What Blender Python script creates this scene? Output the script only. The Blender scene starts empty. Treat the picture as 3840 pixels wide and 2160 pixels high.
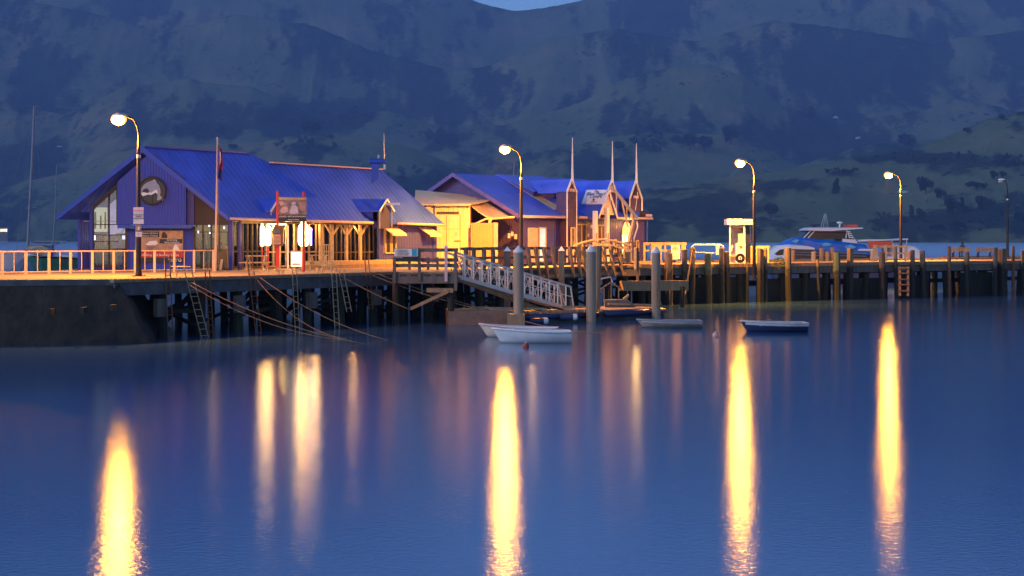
import bpy, math, random
import numpy as np
from mathutils import Vector, Matrix
random.seed(7)
LP=6.0; HAZE=.00012; IL=1.5; WDIF=(.045,.115,.25,1); WIOR=2.3; WR0=.132; WR1=.162; WB_=.0042
F=5800.0; YH=898.0; CH=4.3; DZ=2.65          # focal length in photo pixels, horizon row, eye height, deck height
scn=bpy.context.scene; COL=scn.collection

def W(px,py,Y): return Vector(((px-1920)*Y/F, Y, CH+(YH-py)*Y/F))
def WX(px,Y): return (px-1920)*Y/F
def WZ(py,Y): return CH+(YH-py)*Y/F
def DKY(py): return F*(CH-DZ)/(py-YH)
def WTY(py): return F*CH/(py-YH)

# ---------------------------------------------------------------- materials
MATS={}
def M(name,col,rough=.6,metal=0.0,var=.25,vs=2.0,bump=.15,bs=12.0,emit=None,es=0.0,corr=None,ior=None,streak=0,tide_shade=0):
    if name in MATS: return MATS[name]
    m=bpy.data.materials.new(name); m.use_nodes=True; nt=m.node_tree; N=nt.nodes; L=nt.links
    b=N['Principled BSDF']; b.inputs['Roughness'].default_value=rough; b.inputs['Metallic'].default_value=metal
    c=(*col,1); b.inputs['Base Color'].default_value=c
    tc=N.new('ShaderNodeTexCoord')
    if var>0:
        mp=N.new('ShaderNodeMapping'); L.new(tc.outputs['Object'],mp.inputs['Vector'])
        if streak: mp.inputs['Scale'].default_value=(1,1,1/streak)
        n=N.new('ShaderNodeTexNoise'); n.inputs['Scale'].default_value=vs; n.inputs['Detail'].default_value=6; n.inputs['Roughness'].default_value=.65
        L.new(mp.outputs['Vector'],n.inputs['Vector'])
        r=N.new('ShaderNodeValToRGB'); r.color_ramp.elements[0].position=.3; r.color_ramp.elements[1].position=.72
        r.color_ramp.elements[0].color=(*[x*(1-var) for x in col],1); r.color_ramp.elements[1].color=(*[min(1,x*(1+var)) for x in col],1)
        L.new(n.outputs['Fac'],r.inputs['Fac']); L.new(r.outputs['Color'],b.inputs['Base Color'])
        mr=N.new('ShaderNodeMapRange'); mr.inputs['To Min'].default_value=max(0,rough-.12); mr.inputs['To Max'].default_value=min(1,rough+.12)
        L.new(n.outputs['Fac'],mr.inputs['Value']); L.new(mr.outputs['Result'],b.inputs['Roughness'])
    if tide_shade:  # weed tide band that also paints unlit shade onto the lower shafts
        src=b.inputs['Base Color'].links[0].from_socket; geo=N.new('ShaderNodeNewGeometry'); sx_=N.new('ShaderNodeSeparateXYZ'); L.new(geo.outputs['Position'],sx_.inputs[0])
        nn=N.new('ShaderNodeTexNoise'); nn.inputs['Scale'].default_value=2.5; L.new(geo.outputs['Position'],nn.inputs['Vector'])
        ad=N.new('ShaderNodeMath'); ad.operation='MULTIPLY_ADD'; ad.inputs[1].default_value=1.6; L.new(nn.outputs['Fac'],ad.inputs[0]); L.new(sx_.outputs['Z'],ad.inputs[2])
        rr=N.new('ShaderNodeMapRange'); rr.inputs['From Min'].default_value=tide_shade+.6; rr.inputs['From Max'].default_value=tide_shade+1.1; L.new(ad.outputs[0],rr.inputs['Value'])
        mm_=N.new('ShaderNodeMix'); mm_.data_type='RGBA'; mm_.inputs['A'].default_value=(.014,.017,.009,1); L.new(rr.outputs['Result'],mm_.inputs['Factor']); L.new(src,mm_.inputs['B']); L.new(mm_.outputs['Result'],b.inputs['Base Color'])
    last=None
    if bump>0:
        n2=N.new('ShaderNodeTexNoise'); n2.inputs['Scale'].default_value=bs; n2.inputs['Detail'].default_value=5
        L.new(tc.outputs['Object'],n2.inputs['Vector'])
        bp=N.new('ShaderNodeBump'); bp.inputs['Strength'].default_value=bump; bp.inputs['Distance'].default_value=.03
        L.new(n2.outputs['Fac'],bp.inputs['Height']); last=bp
    if corr:
        d=N.new('ShaderNodeVectorMath'); d.operation='DOT_PRODUCT'; d.inputs[1].default_value=(corr[0]*6.2832/corr[2],corr[1]*6.2832/corr[2],0)
        L.new(tc.outputs['Object'],d.inputs[0]); s=N.new('ShaderNodeMath'); s.operation='SINE'; L.new(d.outputs['Value'],s.inputs[0])
        bp=N.new('ShaderNodeBump'); bp.inputs['Strength'].default_value=.8; bp.inputs['Distance'].default_value=.010
        L.new(s.outputs[0],bp.inputs['Height'])
        if last: L.new(last.outputs['Normal'],bp.inputs['Normal'])
        last=bp
    if last: L.new(last.outputs['Normal'],b.inputs['Normal'])
    if emit: b.inputs['Emission Color'].default_value=(*emit,1); b.inputs['Emission Strength'].default_value=es
    MATS[name]=m; return m

def glassmat(name,tint=(.75,.8,.85),mix=.75):
    m=bpy.data.materials.new(name); m.use_nodes=True; N=m.node_tree.nodes; L=m.node_tree.links; N.clear()
    o=N.new('ShaderNodeOutputMaterial'); mx=N.new('ShaderNodeMixShader'); t=N.new('ShaderNodeBsdfTransparent'); g=N.new('ShaderNodeBsdfGlossy')
    t.inputs[0].default_value=(*tint,1); g.inputs['Roughness'].default_value=.04; f=N.new('ShaderNodeFresnel'); f.inputs[0].default_value=1.5
    L.new(f.outputs[0],mx.inputs[0]); L.new(t.outputs[0],mx.inputs[1]); L.new(g.outputs[0],mx.inputs[2]); L.new(mx.outputs[0],o.inputs[0]); MATS[name]=m; return m

UX,UY=.5636,.826
BLUEW=(.016,.035,.33); BLUER=(.052,.11,.64)
mRoof=M('roof_blue',BLUER,.38,0,.3,.5,.05,6,corr=(UX,UY,.42))
mRoof3=M('roof_blue_centre',BLUER,.38,0,.3,.5,.05,6,corr=(.67,.74,.42))
mRoofF=M('fascia_blue',(.012,.06,.42),.45,0,.15,2,.05)
mWallG=M('gable_corrugated',BLUEW,.5,0,.12,2,.05,8,corr=(1,0,.15))
mWallU=M('long_wall_corrugated',(.035,.04,.30),.5,0,.15,2,.05,8,corr=(UX,UY,.16))
mWall3=M('centre_wall_corrugated',(.055,.035,.2),.5,0,.15,2,.05,8,corr=(.67,.74,.2))
mWall3g=M('centre_gable_corrugated',(.08,.05,.17),.5,0,.2,2,.05,8,corr=(-.74,.67,.2))
mBluePlain=M('blue_paint',(.025,.035,.28),.5,0,.15,2,.06)
mDarkWood=M('dark_timber',(.045,.025,.014),.6,0,.3,4,.2,20,streak=6)
mTimber=M('timber',(.28,.19,.1),.75,0,.35,5,.35,25,streak=8)
mTimberY=M('pale_timber',(.42,.32,.18),.75,0,.3,5,.3,25)
mGreyT=M('weathered_timber',(.13,.11,.09),.85,0,.4,4,.4,25,streak=8)
mGreenT=M('green_stained_timber',(.07,.10,.06),.85,0,.35,4,.35,25,streak=8,tide_shade=2.0)
mPile=M('tarred_pile',(.03,.021,.013),.85,0,.6,3,.5,18,streak=6,tide_shade=1.3)
mPostT=M('mooring_post',(.2,.13,.065),.8,0,.5,4,.5,20,streak=8,tide_shade=2.3)  # band set near deck level, painting the shaft dark below its lit top
mPostG=M('mooring_post_grey',(.10,.08,.06),.85,0,.5,4,.5,20,streak=8,tide_shade=2.2)
mPileG=M('algae_pile',(.022,.032,.014),.8,0,.5,3,.5,18,streak=6)
mDeck=M('deck_planks',(.33,.22,.12),.8,0,.3,1.5,.3,18,corr=(UX,UY,.2))
mDeckX=M('jetty_planks',(.34,.23,.13),.8,0,.3,1.5,.3,18,corr=(.842,.54,.22))
mConc=M('concrete_beam',(.085,.085,.09),.85,0,.45,1.5,.4,14)
mPave=M('quay_pavement',(.33,.23,.13),.85,0,.25,.8,.25,20)
mStone=M('quay_stone',(.03,.021,.013),.9,0,.85,1.6,1.0,4,streak=2.5)
mWhite=M('white_paint',(.76,.73,.69),.45,0,.08,3,.03)
mCream=M('cream_paint',(.72,.6,.33),.5,0,.12,1.5,.05,corr=(1,0,.3))
mCreamR=M('cream_roof',(.6,.48,.27),.5,0,.15,1.5,.05)
mTan=M('tan_mesh',(.35,.25,.13),.8,0,.1,3,.1)
mMast=M('mast_grey',(.16,.19,.24),.5)
mSteel=M('galvanised',(.5,.5,.5),.4,.6,.15,4,.05)
mAlu=M('aluminium',(.68,.6,.54),.35,.5,.08,4,.03)
mPole=M('lamp_pole',(.012,.008,.006),.6,0,.2,2,.05)
mRust=M('rusty_steel',(.2,.09,.04),.75,.2,.45,6,.3)
mBlack=M('black_paint',(.015,.014,.016),.5,0,.1,3,.03)
mRed=M('red_paint',(.55,.03,.02),.4,0,.1,3,.03)
mRope=M('rope',(.22,.15,.08),.9,0,.3,20,.2,60)
mHandrail=M('painted_rail',(.62,.45,.3),.45,0,.12,4,.05)
mHDPE=M('grey_pile_sleeve',(.31,.23,.155),.5,0,.15,2,.08,streak=8)
mCapW=M('white_cap',(.7,.68,.66),.5,0,.08,3,.03)
mPontoon=M('pontoon_timber',(.24,.15,.1),.8,0,.3,3,.3,20)
mNavy=M('navy_hull',(.02,.03,.09),.4,0,.15,3,.05)
mHullG=M('green_hull',(.01,.09,.06),.35,0,.15,3,.05)
mHullW=M('white_hull',(.75,.69,.66),.35,0,.08,2,.03)
mFerryB=M('ferry_blue',(.004,.12,.5),.35,0,.3,.8,.03)
mFerryL=M('pale_blue_splash',(.08,.38,.62),.4,0,.2,3,0)
mOrange=M('orange_buoy',(.75,.1,.02),.5,0,.1,3,.03)
mOrangeRed=M('orange_red_canvas',(.7,.09,.03),.7,0,.15,3,.1)
mAwn=M('awning_canvas',(.62,.45,.42),.7,0,.1,3,.05)
mTarp=M('tarpaulin',(.6,.42,.24),.75,0,.15,1.5,.15,6)
mGlass=glassmat('window_glass')
mGlassD=M('dark_glass',(.01,.01,.012),.35,0,0,1,0)
mSkin=M('hair_dark',(.02,.015,.015),.8)
mCloth=M('dark_jacket',(.03,.035,.06),.85)
mInterior=M('interior_wall',(.5,.45,.38),.8,0,.1,2,0)
mShopW=M('shop_goods_warm',(.5,.25,.12),.7,0,.6,5,.2,10)
mShopC=M('shop_goods_cool',(.15,.25,.35),.7,0,.6,5,.2,10)
mLitSign=M('backlit_panel',(.9,.85,.75),.5,0,0,1,0,emit=(1,.55,.2),es=5)
mLitPanel=M('lit_display',(.9,.85,.7),.5,0,0,1,0,emit=(1,.75,.4),es=3)
mLamp=M('sodium_bulb',(1,.8,.5),.5,0,0,1,0,emit=(1,.5,.11),es=12)
mFringeBowl=M('sodium_fringe_bowl',(1,.6,.2),.5,0,0,1,0,emit=(1,.27,.012),es=1.6)
mLampOff=M('lamp_glass_unlit',(.6,.62,.65),.3,0,0,1,0)
mScreen=M('green_screen',(.2,.5,.05),.5,0,0,1,0,emit=(.5,1,.1),es=1.5)
mText=M('black_letters',(.02,.02,.03),.6,0,0,1,0)
mTextW=M('white_letters',(.8,.78,.72),.6,0,0,1,0)
mTextB=M('navy_letters',(.03,.04,.2),.6,0,0,1,0)
mPosterO=M('poster_sunset',(.5,.3,.16),.6,0,.6,1.3,0)
mPosterD=M('poster_photo',(.2,.16,.17),.6,0,.8,3,0)
mPosterB=M('poster_brown',(.3,.2,.14),.6,0,.7,3,0)
mCyan=M('cyan_panel',(.03,.3,.5),.5,0,.1,3,0)
mSkylight=M('skylight_sheet',(.45,.42,.25),.4,0,.1,3,0)

# ---------------------------------------------------------------- mesh builder
class FR:                                   # affine frame: a along u, b along v, c up
    def __init__(s,o,u,v): s.o=Vector(o); s.u=Vector((*u,0)); s.v=Vector((*v,0))
    def __call__(s,a,b,c): return s.o+s.u*a+s.v*b+Vector((0,0,c))
ID=FR((0,0,0),(1,0),(0,1))
def wloc(o):
    p=Vector((0,0,0))
    while o: p=p+o.location; o=o.parent
    return p
class MB:
    def __init__(s): s.v=[]; s.f=[]; s.smooth=False
    def add(s,vs,fs):
        n=len(s.v); s.v+=[Vector(p) for p in vs]; s.f+=[tuple(i+n for i in f) for f in fs]; return s
    def box(s,a0,a1,b0,b1,c0,c1,fr=ID):
        return s.hexa([fr(a,b,c) for c in (c0,c1) for a,b in ((a0,b0),(a1,b0),(a1,b1),(a0,b1))])
    def hexa(s,p): return s.add(p,[(3,2,1,0),(4,5,6,7),(0,1,5,4),(1,2,6,5),(2,3,7,6),(3,0,4,7)])
    def pbox(s,x0,x1,y0,y1,Y,d=.1):          # box facing the shore camera, at distance Y
        return s.box(WX(x0,Y),WX(x1,Y),Y,Y+d,WZ(y1,Y),WZ(y0,Y))
    def prism(s,pts,vec):
        n=len(pts); vec=Vector(vec); P=[Vector(p) for p in pts]
        fs=[tuple(range(n)),tuple(range(2*n-1,n-1,-1))]+[(i,i+n,(i+1)%n+n,(i+1)%n) for i in range(n)]
        return s.add(P+[p+vec for p in P],fs)
    def pprism(s,pp,Y,d=.1): return s.prism([W(x,y,Y) for x,y in pp],(0,d,0))
    def tube(s,pts,r,n=8,cap=True):
        P=[Vector(p) for p in pts]; R=r if isinstance(r,(list,tuple)) else [r]*len(P)
        base=len(s.v); up=Vector((0,0,1))
        for i,p in enumerate(P):
            d=(P[min(i+1,len(P)-1)]-P[max(i-1,0)]).normalized()
            a=d.cross(up if abs(d.z)<.95 else Vector((0,1,0))).normalized(); b=a.cross(d)
            for k in range(n):
                t=2*math.pi*k/n; s.v.append(p+(a*math.cos(t)+b*math.sin(t))*R[i])
        for i in range(len(P)-1):
            for k in range(n):
                k2=(k+1)%n; s.f.append((base+i*n+k,base+i*n+k2,base+(i+1)*n+k2,base+(i+1)*n+k))
        if cap:
            s.f.append(tuple(base+k for k in range(n-1,-1,-1))); s.f.append(tuple(base+(len(P)-1)*n+k for k in range(n)))
        return s
    def bar(s,p0,p1,w,h):                    # rectangular bar
        p0=Vector(p0); p1=Vector(p1); d=(p1-p0).normalized(); up=Vector((0,0,1)) if abs(d.z)<.95 else Vector((0,1,0))
        a=d.cross(up).normalized()*w/2; b=a.cross(d).normalized()*h/2
        return s.hexa([p0-a-b,p0+a-b,p1+a-b,p1-a-b,p0-a+b,p0+a+b,p1+a+b,p1-a+b])
    def sphere(s,c,rx,ry=None,rz=None,n=12,m=8):
        ry=ry or rx; rz=rz or rx; c=Vector(c); b=len(s.v)
        for j in range(1,m):
            ph=math.pi*j/m
            for i in range(n):
                t=2*math.pi*i/n; s.v.append(c+Vector((rx*math.sin(ph)*math.cos(t),ry*math.sin(ph)*math.sin(t),rz*math.cos(ph))))
        s.v+= [c+Vector((0,0,rz)),c-Vector((0,0,rz))]; T=len(s.v)-2; B=len(s.v)-1
        for j in range(m-2):
            for i in range(n): i2=(i+1)%n; s.f.append((b+j*n+i,b+(j+1)*n+i,b+(j+1)*n+i2,b+j*n+i2))
        for i in range(n): i2=(i+1)%n; s.f.append((T,b+i,b+i2)); s.f.append((B,b+(m-2)*n+i2,b+(m-2)*n+i))
        return s
    def grid(s,rows):                        # list of rows of points
        b=len(s.v); n=len(rows[0]); [s.v.extend(Vector(p) for p in r) for r in rows]
        for i in range(len(rows)-1):
            for k in range(n-1): s.f.append((b+i*n+k,b+i*n+k+1,b+(i+1)*n+k+1,b+(i+1)*n+k))
        return s
    def build(s,name,mat,parent=None,smooth=False,thick=0,bevel=0):
        me=bpy.data.meshes.new(name); off=wloc(parent)
        me.from_pydata([p-off for p in s.v],[],s.f); me.update(); me.materials.append(mat)
        o=bpy.data.objects.new(name,me); COL.objects.link(o)
        if parent: o.parent=parent
        if smooth or s.smooth:
            for p in me.polygons: p.use_smooth=True
        if thick: md=o.modifiers.new('s','SOLIDIFY'); md.thickness=thick; md.offset=0
        if bevel: md=o.modifiers.new('b','BEVEL'); md.width=bevel; md.segments=2; md.limit_method='ANGLE'
        return o
def tag(o,label=None,cat=None,group=None,kind=None):
    if label: o['label']=label
    if cat: o['category']=cat
    if group: o['group']=group
    if kind: o['kind']=kind
    return o
def thing(name,label,cat,loc=(0,0,0),group=None):
    o=bpy.data.objects.new(name,None); COL.objects.link(o); o.location=loc; o.empty_display_size=.3
    return tag(o,label,cat,group)
def kids(o): return [c for c in bpy.data.objects if c.parent==o]
def dup(o,loc,rz=None,label=None,parent=None):
    c=o.copy(); COL.objects.link(c)
    if parent is not None: c.parent=parent
    else:
        c.location=loc
        if rz is not None: c.rotation_euler=(0,0,rz)
        if label: c['label']=label
    for ch in kids(o): dup(ch,None,parent=c)
    return c
def text(s,size,p,parent,mat,xdir=(1,0,0),up=(0,0,1),name='lettering',align='CENTER',ext=.004,shear=0):
    cu=bpy.data.curves.new('t','FONT'); cu.body=s; cu.size=size; cu.align_x=align; cu.extrude=ext; cu.shear=shear; cu.align_y='CENTER'
    t=bpy.data.objects.new('t',cu); COL.objects.link(t)
    bpy.context.view_layer.update()
    me=bpy.data.meshes.new_from_object(t.evaluated_get(bpy.context.evaluated_depsgraph_get())); bpy.data.objects.remove(t); bpy.data.curves.remove(cu)
    x=Vector(xdir).normalized(); u=Vector(up).normalized(); n=x.cross(u)
    mt=Matrix((( x.x,u.x,n.x,0),(x.y,u.y,n.y,0),(x.z,u.z,n.z,0),(0,0,0,1))); off=Vector(p)-wloc(parent)
    me.transform(Matrix.Translation(off)@mt); me.materials.clear(); me.materials.append(mat)
    o=bpy.data.objects.new(name,me); COL.objects.link(o); o.parent=parent; return o

# ---------------------------------------------------------------- camera, sky, render settings
cd=bpy.data.cameras.new('camera'); cam=bpy.data.objects.new('camera',cd); COL.objects.link(cam); scn.camera=cam
cam.location=(0,0,CH); cam.rotation_euler=(math.pi/2,0,0); cd.sensor_width=36; cd.lens=F/3840*36; cd.shift_y=-(1080-YH)/3840
cd.clip_end=40000; cd.clip_start=.5
SUN_EL=math.radians(4); SUN_ROT=math.radians(200)
wd=bpy.data.worlds.new('World'); scn.world=wd; wd.use_nodes=True; N=wd.node_tree.nodes; L=wd.node_tree.links
bg=N['Background']; sk=N.new('ShaderNodeTexSky'); sk.sky_type='NISHITA'; sk.sun_disc=False; sk.sun_elevation=SUN_EL; sk.sun_rotation=SUN_ROT
sk.air_density=1.0; sk.dust_density=.3; sk.ozone_density=4.0
mx=N.new('ShaderNodeMix'); mx.data_type='RGBA'; mx.blend_type='MULTIPLY'; mx.inputs['Factor'].default_value=1
mx.inputs['B'].default_value=(.66,.86,1.24,1)
hs=N.new('ShaderNodeHueSaturation'); hs.inputs['Saturation'].default_value=.84; L.new(sk.outputs[0],mx.inputs['A']); L.new(mx.outputs['Result'],hs.inputs['Color']); L.new(hs.outputs[0],bg.inputs['Color']); bg.inputs['Strength'].default_value=.13
sl=bpy.data.lights.new('relief_fill','SUN'); sl.energy=.65; sl.angle=math.radians(25); sl.color=(.62,.72,1); so=bpy.data.objects.new('relief_fill',sl); COL.objects.link(so)  # no visible sun: soft blue directional fill, added to model the hill relief
so.rotation_euler=(math.radians(66),0,math.radians(-68))
vs=scn.view_settings; vs.view_transform='Standard'; vs.look='None'; vs.exposure=1.3; vs.gamma=1
cy=scn.cycles; cy.use_denoising=True; cy.max_bounces=6; cy.diffuse_bounces=3; cy.glossy_bounces=3; cy.transparent_max_bounces=12; cy.volume_bounces=0
cy.sample_clamp_indirect=3; cy.sample_clamp_direct=0; cy.caustics_reflective=False; cy.caustics_refractive=False
cy.use_light_tree=True
try: cy.denoiser='OPENIMAGEDENOISE'
except Exception: pass

def plight(p,power,col=(1,.36,.022),r=.15,name='lamp_light',parent=None,kind='POINT'):
    l=bpy.data.lights.new(name,kind); l.energy=power; l.color=col
    l.shadow_soft_size=r
    o=bpy.data.objects.new(name,l); COL.objects.link(o); o.location=Vector(p)-wloc(parent)
    if parent: o.parent=parent
    return o

# ---------------------------------------------------------------- water
def water():
    mb=MB(); mb.add([(-9000,-400,0),(9000,-400,0),(9000,9000,0),(-9000,9000,0)],[(0,1,2,3)])
    m=bpy.data.materials.new('harbour_water'); m.use_nodes=True; N=m.node_tree.nodes; L=m.node_tree.links; N.clear()
    out=N.new('ShaderNodeOutputMaterial'); mix=N.new('ShaderNodeMixShader'); df=N.new('ShaderNodeBsdfDiffuse'); gl=N.new('ShaderNodeBsdfAnisotropic'); fr=N.new('ShaderNodeFresnel')
    gl.distribution='BECKMANN'; gl.inputs['Color'].default_value=(.93,.97,1,1); df.inputs['Color'].default_value=WDIF; fr.inputs['IOR'].default_value=WIOR
    tc=N.new('ShaderNodeTexCoord'); mp=N.new('ShaderNodeMapping'); mp.inputs['Scale'].default_value=(1.1,1.9,1)
    L.new(tc.outputs['Object'],mp.inputs['Vector'])
    n=N.new('ShaderNodeTexNoise'); n.inputs['Scale'].default_value=6; n.inputs['Detail'].default_value=3; n.inputs['Roughness'].default_value=.55; L.new(mp.outputs['Vector'],n.inputs['Vector'])
    n2=N.new('ShaderNodeTexNoise'); n2.inputs['Scale'].default_value=.05; n2.inputs['Detail'].default_value=3; L.new(mp.outputs['Vector'],n2.inputs['Vector'])
    mr=N.new('ShaderNodeMapRange'); mr.inputs['From Min'].default_value=.3; mr.inputs['From Max'].default_value=.7; mr.inputs['To Min'].default_value=WR0; mr.inputs['To Max'].default_value=WR1; L.new(n2.outputs['Fac'],mr.inputs['Value']); 
    g_=N.new('ShaderNodeNewGeometry'); sy_=N.new('ShaderNodeSeparateXYZ'); L.new(g_.outputs['Position'],sy_.inputs[0]); m2_=N.new('ShaderNodeMapRange'); m2_.inputs['From Min'].default_value=130; m2_.inputs['From Max'].default_value=450; m2_.inputs['To Min'].default_value=0; m2_.inputs['To Max'].default_value=.2; L.new(sy_.outputs['Y'],m2_.inputs['Value'])
    a_=N.new('ShaderNodeMath'); L.new(mr.outputs['Result'],a_.inputs[0]); L.new(m2_.outputs['Result'],a_.inputs[1]); L.new(a_.outputs[0],gl.inputs['Roughness'])
    bp=N.new('ShaderNodeBump'); bp.inputs['Strength'].default_value=1; bp.inputs['Distance'].default_value=WB_; L.new(n.outputs['Fac'],bp.inputs['Height'])
    for q in (gl,df,fr): L.new(bp.outputs['Normal'],q.inputs['Normal'])
    L.new(fr.outputs[0],mix.inputs[0]); L.new(df.outputs[0],mix.inputs[1]); L.new(gl.outputs[0],mix.inputs[2]); L.new(mix.outputs[0],out.inputs[0])
    o=mb.build('water',m); tag(o,'calm blue harbour water with lamp reflections','water',kind='structure'); return o
water()

# ---------------------------------------------------------------- hills
def vnoise(x,y,seed):
    xi=np.floor(x).astype(np.int64); yi=np.floor(y).astype(np.int64); xf=x-xi; yf=y-yi
    def h(a,b):
        n=(a*374761393+b*668265263+seed*1442695041)&0xffffffff
        n=((n^(n>>13))*1274126177)&0xffffffff; return ((n^(n>>16))&0xffff)/65535.0
    u=xf*xf*(3-2*xf); v=yf*yf*(3-2*yf)
    return (h(xi,yi)*(1-u)+h(xi+1,yi)*u)*(1-v)+(h(xi,yi+1)*(1-u)+h(xi+1,yi+1)*u)*v
def fbm(x,y,seed,oct=5,g=.5):
    a=1;t=0;s=0
    for i in range(oct): s=s+a*vnoise(x,y,seed+i*17); t+=a; a*=g; x=x*2.03+11.3; y=y*2.03+5.7
    return s/t
def ridged(x,y,seed,oct=4):
    a=1;t=0;s=0
    for i in range(oct): s=s+a*(1-np.abs(2*vnoise(x,y,seed+i*13)-1)); t+=a; a*=.5; x=x*2.1+3.1; y=y*2.1+7.7
    return s/t
LAY=[ # crest distance, foot distance offset, back falloff, crest row by photo column
 ('T',7600,5200,[(-900,-500),(1300,-220),(1600,-90),(1700,-30),(1770,0),(1830,20),(1880,33),(1930,42),(1990,37),(2060,26),(2120,15),(2190,0),(2260,-25),(2500,-100),(4700,-450)]),
 ('U',6300,4700,[(-900,-60),(0,-30),(300,40),(600,120),(900,60),(1150,90),(1400,190),(1700,270),(1850,250),(2050,150),(2300,110),(2600,150),(2900,70),(3200,110),(3500,160),(3800,120),(4700,60)]),
 ('M',5300,4000,[(-900,300),(0,380),(250,430),(450,330),(700,300),(950,330),(1200,450),(1450,420),(1650,480),(1900,470),(2150,400),(2350,300),(2500,245),(2650,232),(2790,280),(2950,400),(3150,470),(3350,430),(3600,380),(3850,420),(4700,400)]),
 ('L',4200,3350,[(-900,760),(0,705),(250,650),(420,575),(560,545),(800,535),(1000,525),(1250,508),(1400,520),(1550,560),(1700,620),(1900,640),(2100,560),(2300,520),(2500,505),(2700,510),(2850,560),(3000,620),(3200,560),(3500,520),(4700,500)]),
 ('R',2900,2150,[(-900,1100),(1500,1000),(1800,905),(2000,840),(2200,765),(2424,716),(2560,695),(2700,672),(2800,662),(2900,650),(3000,636),(3130,608),(3300,590),(3420,570),(3560,508),(3700,455),(3840,425),(4700,250)]),
 ('S',2450,2080,[(-900,1100),(2450,910),(2600,850),(2750,780),(2850,715),(2960,700),(3150,690),(3350,735),(3500,760),(3640,740),(3840,690),(4700,560)])]
def terrain_h(px,Y):
    X=(px-1920)*Y/F; h=np.full(np.shape(Y),-30.0)+0*px
    warp=fbm(px/260.0,Y/500.0,3,3)
    g=ridged(px/330.0+warp*.9,Y/1300.0+warp*.5,21,4)
    for nm,yc,yf,cr in LAY:
        xs=[c[0] for c in cr]; ys=[c[1] for c in cr]; e=np.interp(px+ (warp-.5)*60*(0 if nm=='T' else 1),xs,ys)
        H=(YH-e)*yc/F+CH; t=(Y-yf)/(yc-yf)
        front=np.clip(t,0,1); front=front**.85*(1-.18*np.sin(front*math.pi)*(1 if nm!='R' else .3)); back=1-.35*np.clip((Y-yc)/1400.0,0,1)
        p=np.where(t<1,front,back)
        hh=H*p-30*(1-np.clip(t*6,0,1))
        amp={'T':70,'U':90,'M':78,'L':50,'R':28,'S':12}[nm]
        k=np.clip(front*2.5,0,1)*(np.clip((1.0-t)*3,0.,1) if nm in('T','R') else np.where(t<1,.35+.65*np.clip((1-t)*3,0,1),.35))
        hh=hh+amp*(g-.62)*k*np.where(H>0,1,0)*np.clip(H/120,0.05,1)
        h=np.maximum(h,hh)
    h=h+(fbm(X/90.0,Y/160.0,55,3)-.5)*8*np.clip(h/40,0,1)
    return h
PX=np.linspace(-800,4640,760); t=np.linspace(0,1,420); YY=2050*(8200/2050.0)**(t**1.05)
gx,gy=np.meshgrid(PX,YY); GH=terrain_h(gx,gy); GX=(gx-1920)*gy/F
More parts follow.
